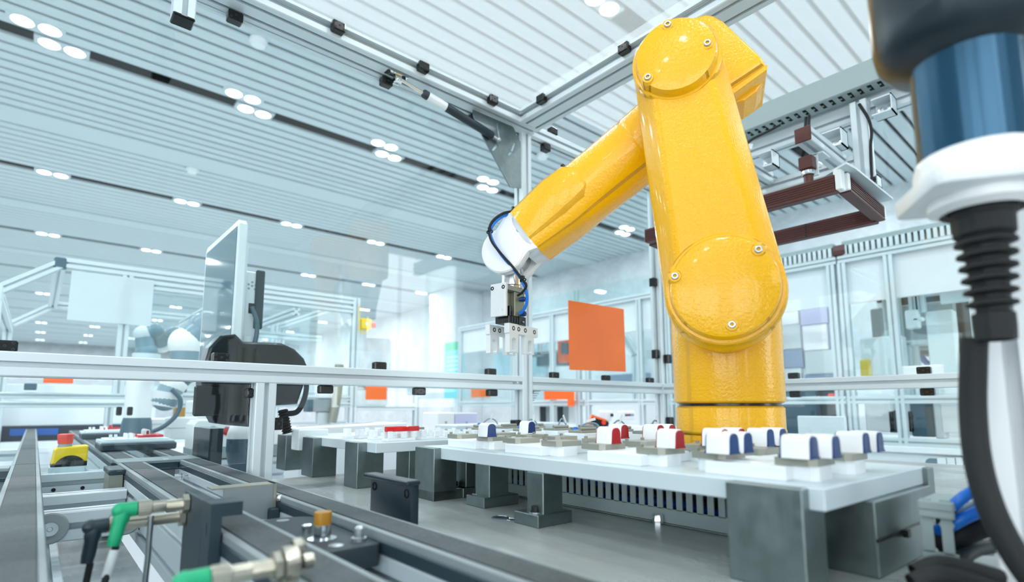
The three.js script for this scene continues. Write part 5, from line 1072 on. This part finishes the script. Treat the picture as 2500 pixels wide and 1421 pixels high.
// operator box with buttons
{
  const Z = -2.0, t = thing('button_panel', 'white operator box with green, red and blue push buttons', 'control box', [0.5, -0.25, Z - 0.06]);
  part('case', plateGeo([[0.388, -0.13], [0.66, -0.13], [0.66, -0.040], [0.400, -0.040], [0.388, -0.055]], 0.12, new THREE.Matrix4().makeTranslation(0, 0, Z - 0.12), 0.004), M.white_plastic, t);
  part('case_base', box(0.385, 0.67, -0.165, -0.13, Z - 0.12, Z + 0.004, 0.002), M.grey_plastic, t); part('plinth', prof('x', 0.38, 0.68, Z - 0.12, Z, -0.25, -0.17), M.alu, t);
  mat('button_green', 0x0c7a4e, 0.3); mat('button_red', 0xb0121a, 0.3); mat('button_blue', 0x1343b0, 0.3);
  for (const [u, m] of [[518, 'button_green'], [552, 'button_red'], [585, 'button_blue']]) { const c = onZ(u, 1052, Z); const r = part('button_ring', turned(V(c.x, c.y, Z), V(0, 0, 1), [[0.0165, 0], [0.0165, 0.004], [0.0135, 0.006], [0.0135, 0.002]], 24), M.chrome, t); part('button', turned(V(c.x, c.y, Z), V(0, 0, 1), [[0.0135, 0], [0.0135, 0.006], [0.011, 0.008], [0, 0.009]], 24), M[m], r, m.replace('button_', '') + ' push button'); }
  for (const [u, v, w, h, z, l] of [[448, 1045, 0.09, 0.08, -2.3, 'pale plastic case standing behind the button panel'], [505, 1008, 0.12, 0.10, -2.5, 'white plastic case with a dark screw behind the button panel'], [392, 1035, 0.14, 0.05, -2.75, 'flat white case behind the reaching robot']]) { const c = onZ(u, v, z); const q = thing('plastic_case', l, 'case', [c.x, c.y - h / 2, z]); part('body', box(c.x - w / 2, c.x + w / 2, c.y - h / 2, c.y + h / 2, z - 0.1, z, 0.005), M.white_plastic, q); part('seam', box(c.x - w / 2 - 0.001, c.x + w / 2 + 0.001, c.y, c.y + 0.002, z - 0.1, z + 0.001), M.grey_plastic, q); }
  // shelf machine behind: rails and yellow bins
  const s = thing('back_rack', 'aluminium rack with grey shelves behind the jointed robot', 'rack', [0.9, FLOOR, -4.9]);
  for (const y of [0.02, 0.10, -0.16]) part('shelf_bar', prof('x', 0.55, 2.2, -4.94, -4.90, y, y + 0.04), M.alu_far, s);
  for (const x of [0.55, 1.35, 2.2]) part('upright', prof('y', FLOOR, 0.3, x, x + 0.04, -4.94, -4.90), M.alu_far, s);
  for (const [u, v] of [[463, 1002], [440, 1003]]) { const c = onZ(u, v, -4.85); single('yellow_bin', box(c.x - 0.05, c.x + 0.05, c.y - 0.05, c.y + 0.05, -4.85, -4.75, 0.01), M.amber, 'small yellow bin on the aluminium rack', 'bin', { group: 'yellow bins on the rack' }); }
}
// clear hood and its tray behind the second table
{
  const Z = -1.78, a = onZ(722, 1060, Z), b = onZ(1000, 1060, Z), y = -0.075, t = thing('white_hood', 'low white hood with a thin bright rim behind the pronged holders', 'hood', [(a.x + b.x) / 2, y, Z]);
  part('hood', plateGeo([[a.x, y - 0.03], [b.x + 0.02, y - 0.03], [b.x - 0.015, onZ(985, 1032, Z).y], [a.x, onZ(722, 1046, Z).y]], 0.16, new THREE.Matrix4().makeTranslation(0, 0, Z - 0.16), 0.003), M.white_plastic, t);
  part('rim', rod(V(a.x, onZ(722, 1044, Z).y + 0.004, Z + 0.002), V(b.x - 0.015, onZ(985, 1030, Z).y + 0.004, Z + 0.002), 0.0025), M.chrome, t);
  part('stand', box(a.x + 0.02, b.x - 0.02, FLOOR, y - 0.03, Z - 0.15, Z - 0.01, 0.005), M.panel_white, t);
  // pneumatic slide hanging in view under the rail
  const z = -2.6, c = onZ(800, 990, z), g = thing('pneumatic_slide', 'grey pneumatic slide with a brown hose between rail and hood', 'slide', [c.x, c.y, z]);
  part('body', box(c.x - 0.075, c.x + 0.06, c.y - 0.03, c.y + 0.035, z - 0.06, z, 0.004), M.grey_plastic, g); part('end_block', box(c.x - 0.10, c.x - 0.072, c.y - 0.03, c.y + 0.03, z - 0.05, z + 0.004, 0.003), M.cobot_blue, g);
  part('top_clamp', box(c.x - 0.05, c.x + 0.09, c.y + 0.036, c.y + 0.056, z - 0.04, z + 0.01, 0.003), M.white_plastic, g); part('hose', tube([V(c.x + 0.05, c.y + 0.2, z), V(c.x + 0.045, c.y + 0.1, z + 0.01), V(c.x + 0.03, c.y + 0.0, z + 0.02), V(c.x + 0.02, c.y - 0.08, z + 0.01)], 0.022, 10, 24), M.tan_steel, g);
  part('stand', box(c.x - 0.04, c.x + 0.02, -0.5, c.y - 0.03, z - 0.05, z - 0.01, 0.003), M.alu_far, g);
}
// the long line of glazed machines along the side aisle
const XK = 3.2;
{
  const yTop = 0.804, SPAN = new Map();
  const machine = (label, pA, pB, posts, opts = {}) => {
    const za = onX(pA, 800, XK).z, zb = onX(pB, 800, XK).z, zm = (za + zb) / 2;
    const t = thing('line_machine', label, 'machine', [XK + 0.5, FLOOR, zm]);
    SPAN.set(t, [za + 0.03, zb - 0.03]);
    const A = M.alu_far, bar = (n, g) => part(n, g, A, t);
    bar('top_beam', prof('z', za, zb, XK, XK + F, yTop - F, yTop)); bar('top_beam', prof('z', za, zb, XK + 1.2, XK + 1.24, yTop - F, yTop));
    part('fascia', box(XK + 0.03, XK + 0.05, yTop - 0.26, yTop - F, za, zb), M.panel_white, t);
    bar('mid_rail', prof('z', za, zb, XK, XK + F, 0.015, 0.055)); bar('low_rail', prof('z', za, zb, XK, XK + F, -0.19, -0.15));
    for (const p of posts) { const z = onX(p, 850, XK).z; bar('post', prof('y', -0.2, yTop - F, XK - 0.001, XK + F, z - F / 2, z + F / 2)); }
    for (const z of [za + 0.02, zb - 0.02]) { bar('post', prof('y', FLOOR, yTop, XK + 1.2, XK + 1.24, z - F / 2, z + F / 2)); bar('cross_beam', prof('x', XK + F, XK + 1.2, z - F / 2, z + F / 2, yTop - F, yTop)); }
    part('cabinet', box(XK + 0.02, XK + 1.2, FLOOR, -0.22, za + 0.01, zb - 0.01, 0.01), M.panel_white, t);
    part('work_top', box(XK - 0.01, XK + 1.22, -0.22, -0.19, za, zb, 0.003), M.white_paint, t);
    if (!opts.noBack) part('back_wall', box(XK + 1.24, XK + 1.27, -0.2, yTop, za, zb), M.panel_white, t);
    if (!opts.noPane) part('pane', box(XK + 0.018, XK + 0.022, 0.06, yTop - 0.27, za + 0.03, zb - 0.03), M.acrylic, t);
    return t;
  };
  const m1 = machine('long glazed line machine behind the post and orange sheet', 1118, 1420, [1121, 1250, 1345, 1408]);
  const m2 = machine('glazed line machine with slotted duct beside the yellow robot base', 1424, 1640, [1430, 1560, 1630]);
  const m3 = machine('line machine with coloured back wall panels behind the cell side rail', 1642, 2052, [1650, 2040], { noPane: true, noBack: true });
  const m4 = machine('bright line machine with window cabinet behind the cell side rail', 2056, 2560, [2068, 2185, 2400]);
  // slotted duct on top of the near machines
  for (const [m, a, b] of [[m3, 1700, 2035], [m4, 2058, 2360]]) {
    const za = onX(a, 640, XK).z, zb = onX(b, 620, XK).z;
    part('duct_cover', box(XK, XK + 0.08, yTop + 0.052, yTop + 0.075, za, zb), M.duct_grey, m); part('duct_base', [box(XK + 0.002, XK + 0.08, yTop, yTop + 0.004, za, zb), box(XK + 0.04, XK + 0.045, yTop, yTop + 0.052, za, zb)], M.duct_grey, m);
    for (let z = za + 0.006; z < zb - 0.01; z += 0.026) part('duct_finger', box(XK, XK + 0.004, yTop + 0.002, yTop + 0.052, z, z + 0.016), M.alu_far, m);
  }
  part('red_joint', box(XK - 0.004, XK + 0.06, yTop + 0.004, yTop + 0.06, onX(2050, 640, XK).z - 0.03, onX(2050, 640, XK).z + 0.03, 0.004), M.bronze_bar, m4);
  // inner parts of the glazed machines
  const deep = (X) => XK + (X - XK) * 0.5;
  const inner = (m, u, v, X0, w, h, d, material, name = 'inner_unit') => { const X = deep(X0), q = X / X0; w *= q; h *= q; d *= q; const c = onX(u, v, X), [ma, mb] = SPAN.get(m); c.z = Math.max(ma + w / 2, Math.min(mb - w / 2, c.z)); part(name, box(X, X + d, c.y - h / 2, c.y + h / 2, c.z - w / 2, c.z + w / 2, 0.006), material, m); };
  const barY = (m, u, v0, v1, X0, w = 0.04) => { const X = deep(X0), a = onX(u, v0, X), b = onX(u, v1, X); part('inner_post', prof('y', b.y, a.y, X, X + w, a.z - w / 2, a.z + w / 2, w), M.alu_far, m); };
  const barZ = (m, u0, u1, v, X0, h = 0.04) => { const X = deep(X0), a = onX(u0, v, X), b = onX(u1, v, X); part('inner_rail', prof('z', Math.min(a.z, b.z), Math.max(a.z, b.z), X, X + h, a.y - h / 2, a.y + h / 2, h), M.alu_far, m); };
  inner(m4, 2250, 700, XK + 1.0, 1.0, 0.16, 0.05, M.grey_plastic); barY(m4, 2162, 720, 910, XK + 0.5); inner(m4, 2176, 765, XK + 0.45, 0.07, 0.52, 0.08, M.duct_grey, 'vertical_duct');
  for (let i = 0; i < 22; i++) { const c = onX(2176, 705 + i * 6.4, XK + 0.448); part('duct_slot', box(XK + 0.445, XK + 0.449, c.y - 0.004, c.y + 0.004, c.z - 0.026, c.z + 0.026), M.charcoal, m4); }
  barY(m4, 2224, 685, 770, XK + 0.3); barY(m4, 2240, 685, 765, XK + 0.3); barZ(m4, 2242, 2400, 716, XK + 0.32); inner(m4, 2226, 780, XK + 0.28, 0.06, 0.1, 0.05, M.white_plastic, 'gripper_head'); inner(m4, 2240, 780, XK + 0.28, 0.05, 0.02, 0.04, M.white_plastic, 'gripper_jaw');
  inner(m4, 2225, 800, XK + 0.75, 0.42, 0.28, 0.2, M.grey_plastic, 'dark_unit'); inner(m4, 2275, 780, XK + 0.85, 0.3, 0.42, 0.2, M.charcoal, 'dark_unit'); inner(m4, 2300, 850, XK + 0.4, 0.12, 0.4, 0.08, M.white_plastic, 'white_column');
  inner(m4, 2110, 720, XK + 1.0, 0.4, 0.36, 0.04, M.white_plastic, 'white_panel'); inner(m4, 2200, 840, XK + 0.6, 0.3, 0.03, 0.3, M.alu_far, 'shelf'); barY(m4, 2210, 840, 915, XK + 0.6); barY(m4, 2228, 840, 915, XK + 0.62);
  inner(m4, 2340, 690, XK + 0.2, 0.16, 0.2, 0.02, M.white_print, 'white_panel'); inner(m4, 2240, 906, XK + 0.02, 0.2, 0.05, 0.04, M.white_plastic, 'white_box');
  part('blue_hose', tube([onX(2255, 850, XK + 0.5), onX(2250, 870, XK + 0.5), onX(2265, 888, XK + 0.5), onX(2290, 890, XK + 0.5), onX(2300, 870, XK + 0.5)], 0.015, 8, 30), M.bright_blue, m4, 'blue hose');
  inner(m4, 2120, 880, XK + 0.3, 0.2, 0.25, 0.1, M.white_plastic, 'white_unit'); inner(m4, 2112, 905, XK + 0.25, 0.05, 0.12, 0.02, M.estop_yellow, 'yellow_plate');
  for (const [u, v, w, h, mm] of [[2110, 1010, 0.14, 0.2, M.white_plastic], [2200, 1030, 0.12, 0.12, M.charcoal], [2250, 1020, 0.10, 0.2, M.cobot_blue], [2330, 1010, 0.12, 0.2, M.white_plastic], [2215, 1000, 0.03, 0.26, M.alu_far], [2290, 1010, 0.04, 0.26, M.alu_far]]) inner(m4, u, v, XK + 0.3, w, h, 0.1, mm);
  // cabinet window
  { const a = onX(2252, 1113, XK + 0.015), b = onX(2400, 1218, XK + 0.015), w = Math.abs(b.z - a.z), h = Math.abs(a.y - b.y); const s = roundRect(w, h, 0.03, -(a.z + b.z) / 2, (a.y + b.y) / 2);
    part('window_frame', plateGeo(s, 0.008, frame(V(XK + 0.010, 0, 0), V(0, 0, -1), V(0, 1, 0), V(1, 0, 0))), M.white_paint, m4); part('window_glass', plateGeo(roundRect(w - 0.02, h - 0.02, 0.025, -(a.z + b.z) / 2, (a.y + b.y) / 2), 0.004, frame(V(XK + 0.006, 0, 0), V(0, 0, -1), V(0, 1, 0), V(1, 0, 0))), M.screen_glass, m4, 'dark cabinet window');
    for (let i = 0; i < 4; i++) { const c = onX(2300 + i * 22, 1130, XK + 0.004); part('window_relay', box(XK + 0.003, XK + 0.006, c.y - 0.022, c.y + 0.022, c.z - 0.018, c.z + 0.018), M.white_print, m4); }
    const k = onX(2300, 1190, XK + 0.004); part('window_rail', box(XK + 0.003, XK + 0.006, k.y - 0.03, k.y + 0.03, k.z - 0.12, k.z + 0.16), M.duct_grey, m4); }
  // coloured back wall panels of the third machine
  mat('tile_lilac', 0xcfd0ee, 0.5); mat('tile_grey', 0xc9d3d6, 0.5); mat('tile_slate', 0x7f93ad, 0.5); mat('tile_white', 0xf3f6f8, 0.5); mat('tile_blue', 0xb3bfe6, 0.5);
  const XT = XK + 1.4, wall = thing('panel_wall', 'partition wall of white, lilac, grey and slate panels behind the line machine', 'partition', [XT + 0.02, FLOOR, onX(1900, 900, XT).z]);
  part('wall_core', box(XT + 0.03, XT + 0.08, FLOOR, onX(1900, 735, XT).y, onX(1650, 900, XT).z, onX(2072, 900, XT).z), M.panel_white, wall);
  for (const [u0, u1, v0, v1, k] of [[1840, 1951, 752, 803, 'white'], [1952, 2022, 744, 796, 'lilac'], [2023, 2060, 738, 790, 'grey'], [1840, 1957, 804, 860, 'grey'], [1958, 2023, 797, 858, 'white'], [2024, 2070, 791, 852, 'blue'], [1840, 1962, 861, 904, 'slate'], [1963, 2040, 859, 915, 'grey'], [1840, 1962, 905, 1000, 'grey'], [1963, 2040, 916, 1000, 'slate'], [1660, 1839, 800, 1000, 'white']]) {
    const a = onX(u0, v0, XT), b = onX(u1, v1, XT), c = onX(u0, v1, XT); part('wall_tile', box(XT, XT + 0.03, c.y, a.y, a.z, b.z, 0.004), M['tile_' + k], wall, { white: 'white', lilac: 'pale lilac', grey: 'light grey', slate: 'slate blue', blue: 'pale blue' }[k] + ' wall panel');
  }
  inner(m3, 1930, 1000, XK + 0.3, 0.3, 0.3, 0.3, M.cobot_blue, 'dark_unit'); inner(m3, 2010, 1000, XK + 0.4, 0.25, 0.26, 0.2, M.charcoal, 'dark_unit'); inner(m3, 2030, 975, XK + 0.1, 0.04, 0.06, 0.02, M.estop_red, 'red_plate');
  const pn = onX(2010, 1050, 2.4); single('pale_panel', box(2.4, 2.43, -0.30, onX(1950, 1016, 2.4).y, onX(1948, 1050, 2.4).z, onX(2062, 1050, 2.4).z, 0.003), M.panel_white, 'plain pale panel standing between the cell rail and line machine', 'panel');
  // first and second machines: mechanisms, sloped inner frame, shelves
  barZ(m1, 1300, 1420, 800, XK + 0.5); barY(m1, 1315, 800, 880, XK + 0.6); barZ(m1, 1130, 1300, 815, XK + 0.8); inner(m1, 1330, 862, XK + 0.6, 0.5, 0.04, 0.3, M.grey_plastic, 'slide_table'); inner(m1, 1335, 880, XK + 0.5, 0.3, 0.10, 0.2, M.cobot_blue, 'slide_drive'); inner(m1, 1190, 890, XK + 0.9, 0.9, 0.30, 0.03, M.pale_cyan, 'cyan_panel');
  part('sloped_frame', [profBar(onX(1160, 850, XK + 0.2), onX(1180, 815, XK + 0.2), 0.05, 0.05), profBar(onX(1180, 815, XK + 0.2), onX(1235, 800, XK + 0.2), 0.05, 0.05)], M.grey_plastic, m1);
  part('sloped_frame', [profBar(onX(1525, 822, XK + 0.2), onX(1555, 868, XK + 0.2), 0.05, 0.05), profBar(onX(1555, 868, XK + 0.2), onX(1555, 985, XK + 0.2), 0.05, 0.05)], M.alu_far, m2);
  inner(m2, 1600, 860, XK + 0.6, 0.5, 0.6, 0.05, M.tile_white, 'white_panel'); inner(m2, 1470, 930, XK + 0.5, 0.4, 0.10, 0.2, M.tile_slate, 'slate_unit');
  inner(m1, 1370, 850, XK + 0.35, 0.10, 0.26, 0.08, M.orange, 'orange_cover'); inner(m1, 1374, 850, XK + 0.3, 0.06, 0.10, 0.06, M.cobot_blue, 'dark_cap');
  for (let i = 0; i < 7; i++) inner(m1, 1310 + i * 14, 1010, XK + 0.4, 0.07, 0.16, 0.1, [M.white_plastic, M.charcoal, M.grey_plastic][i % 3], 'small_unit');
  inner(m1, 1340, 988, XK + 0.25, 0.7, 0.03, 0.2, M.white_paint, 'shelf'); inner(m2, 1500, 1045, XK - 0.1, 1.0, 0.04, 0.2, M.white_paint, 'shelf');
  const sh = (u0, v0, u1, v1, X, m, label, group) => { const a = onX(u0, v0, X), b = onX(u1, v1, X); return single('orange_sheet', box(X, X + 0.004, b.y, a.y, Math.min(a.z, b.z), Math.max(a.z, b.z)), m, label, 'sheet'); };
  sh(1328, 950, 1396, 975, XK - 0.03, M.orange, 'small bright orange sheet hung on the line machine under the rail'); sh(1385, 955, 1402, 992, XK - 0.05, M.orange, 'narrow orange sheet beside the bright one on the line machine'); sh(1150, 948, 1197, 970, XK - 0.03, M.orange_sheet, 'pale tinted orange sheet on the line machine near the post');
  const zo = -2.985, oa = onZ(893, 940, zo), ob = onZ(943, 976, zo); single('orange_sheet', [box(oa.x, ob.x, ob.y, oa.y, zo, zo + 0.004)], M.orange, 'orange sheet hanging behind the white hood', 'sheet');
  const oc = onZ(107, 915, -3.02), od = onZ(177, 936, -3.02); single('orange_sheet', box(oc.x, od.x, od.y, oc.y, -2.99, -2.986), M.orange, 'orange sheet on the far station seen just under the rail', 'sheet');
  // banner and white boxes between the machines
  const ba = onX(1086, 838, 5.2), bb = onX(1130, 972, 5.2), bt = thing('banner', 'hanging green and cyan information banner beside the line machine', 'banner', [5.2, FLOOR, (ba.z + bb.z) / 2]);
  part('stand', box(5.22, 5.25, FLOOR, bb.y + 0.3, (ba.z + bb.z) / 2 - 0.02, (ba.z + bb.z) / 2 + 0.02), M.alu_far, bt); part('upper_panel', box(5.2, 5.22, ba.y - 0.14, ba.y, ba.z, bb.z), M.banner_green, bt); part('lower_panel', box(5.2, 5.22, bb.y, ba.y - 0.14, ba.z, bb.z), M.banner_cyan, bt); parts('text_line', Array.from({ length: 5 }, (_, i) => box(5.196, 5.2, ba.y - 0.26 - i * 0.07, ba.y - 0.245 - i * 0.07, ba.z + 0.06, bb.z - 0.10 - 0.03 * (i % 3))), M.white_print, bt);
  const wb = onY(1090, 1052, -0.3); const bx = onX(1090, 1028, 2.1);
  for (const [u0, u1, v0, v1, l, mm] of [[1068, 1110, 1007, 1056, 'white box with a small grey mark behind the second table', M.white_plastic], [1112, 1166, 1008, 1056, 'pale lilac box beside the white box', M.tile_lilac]]) { const a = onZ(u0, v0, -2.0), b = onZ(u1, v1, -2.0); const q = thing('storage_box', l, 'box', [(a.x + b.x) / 2, -0.35, -2.05]); part('body', box(a.x, b.x, b.y - 0.2, a.y, -2.12, -2.0, 0.004), mm, q); part('mark', box((a.x + b.x) / 2 - 0.006, (a.x + b.x) / 2 + 0.004, (a.y + b.y) / 2 - 0.004, (a.y + b.y) / 2 + 0.006, -1.9998, -1.999), M.grey_plastic, q); }
  // pendant with orange rim and a small switch box on the shelf
  const pc = onZ(1455, 1025, -1.75), pt = thing('teach_pendant', 'black handheld pendant with an orange rim propped on the shelf', 'pendant', [pc.x, pc.y - 0.05, pc.z], { turn: -0.5 });
  part('body', put(box(-0.05, 0.05, -0.06, 0.06, -0.014, 0.014, 0.008), new THREE.Matrix4().makeRotationZ(-0.35)), M.black, pt); part('rim', put(plateGeo([[-0.054, -0.06], [-0.044, -0.06], [-0.044, 0.05], [0.03, 0.056], [0.03, 0.064], [-0.05, 0.062]], 0.02, new THREE.Matrix4().makeTranslation(0, 0, -0.004)), new THREE.Matrix4().makeRotationZ(-0.35)), M.orange, pt, 'orange grip rim'); part('screen', put(box(-0.03, 0.04, -0.04, 0.02, 0.0141, 0.016), new THREE.Matrix4().makeRotationZ(-0.35)), M.screen_glass, pt); part('stop_knob', turned(V(0.03, 0.036, 0.014), V(0, 0, 1), [[0.01, 0], [0.01, 0.012], [0, 0.013]], 14), M.estop_red, pt);
  const sc = onZ(1535, 1014, -1.75), st = thing('switch_box', 'white switch box with a row of coloured keys on the shelf', 'control box', [sc.x, sc.y - 0.03, sc.z]);
  part('body', box(sc.x - 0.05, sc.x + 0.055, sc.y - 0.025, sc.y + 0.022, sc.z - 0.04, sc.z, 0.006), M.white_plastic, st);
  ['charcoal', 'button_red', 'button_blue', 'grey_plastic', 'grey_plastic'].forEach((k, i) => part('key', box(sc.x - 0.03 + i * 0.015, sc.x - 0.021 + i * 0.015, sc.y - 0.004, sc.y + 0.006, sc.z, sc.z + 0.004), M[k], st));
  const v2 = onZ(1478, 1014, -1.75); const vt = thing('camera_pair', 'pair of white mechanisms beside the handheld pendant', 'mechanism', [v2.x, v2.y - 0.03, v2.z]); for (const dx of [-0.005, 0.03]) part('housing', box(v2.x + dx, v2.x + dx + 0.03, v2.y - 0.03, v2.y + 0.022, v2.z - 0.04, v2.z, 0.006), M.white_plastic, vt); part('lens', turned(V(v2.x + 0.045, v2.y, v2.z), V(0, 0, 1), [[0.008, 0], [0.008, 0.008], [0, 0.008]], 12), M.black, vt);
  const shelf = thing('side_bench', 'narrow bench behind the cell that carries pendant and switch box', 'bench', [1.4, FLOOR, -1.78]);
  part('bench_top', box(1.20, 1.78, sc.y - 0.045, sc.y - 0.026, -1.85, -1.70, 0.003), M.plate_alu, shelf); part('bench_frame', prof('x', 1.20, 1.78, -1.80, -1.76, sc.y - 0.086, sc.y - 0.046), M.alu, shelf); for (const x of [1.21, 1.74]) part('leg', prof('y', FLOOR, sc.y - 0.086, x, x + 0.04, -1.80, -1.76), M.alu, shelf);
}
renderer.render(scene, camera);
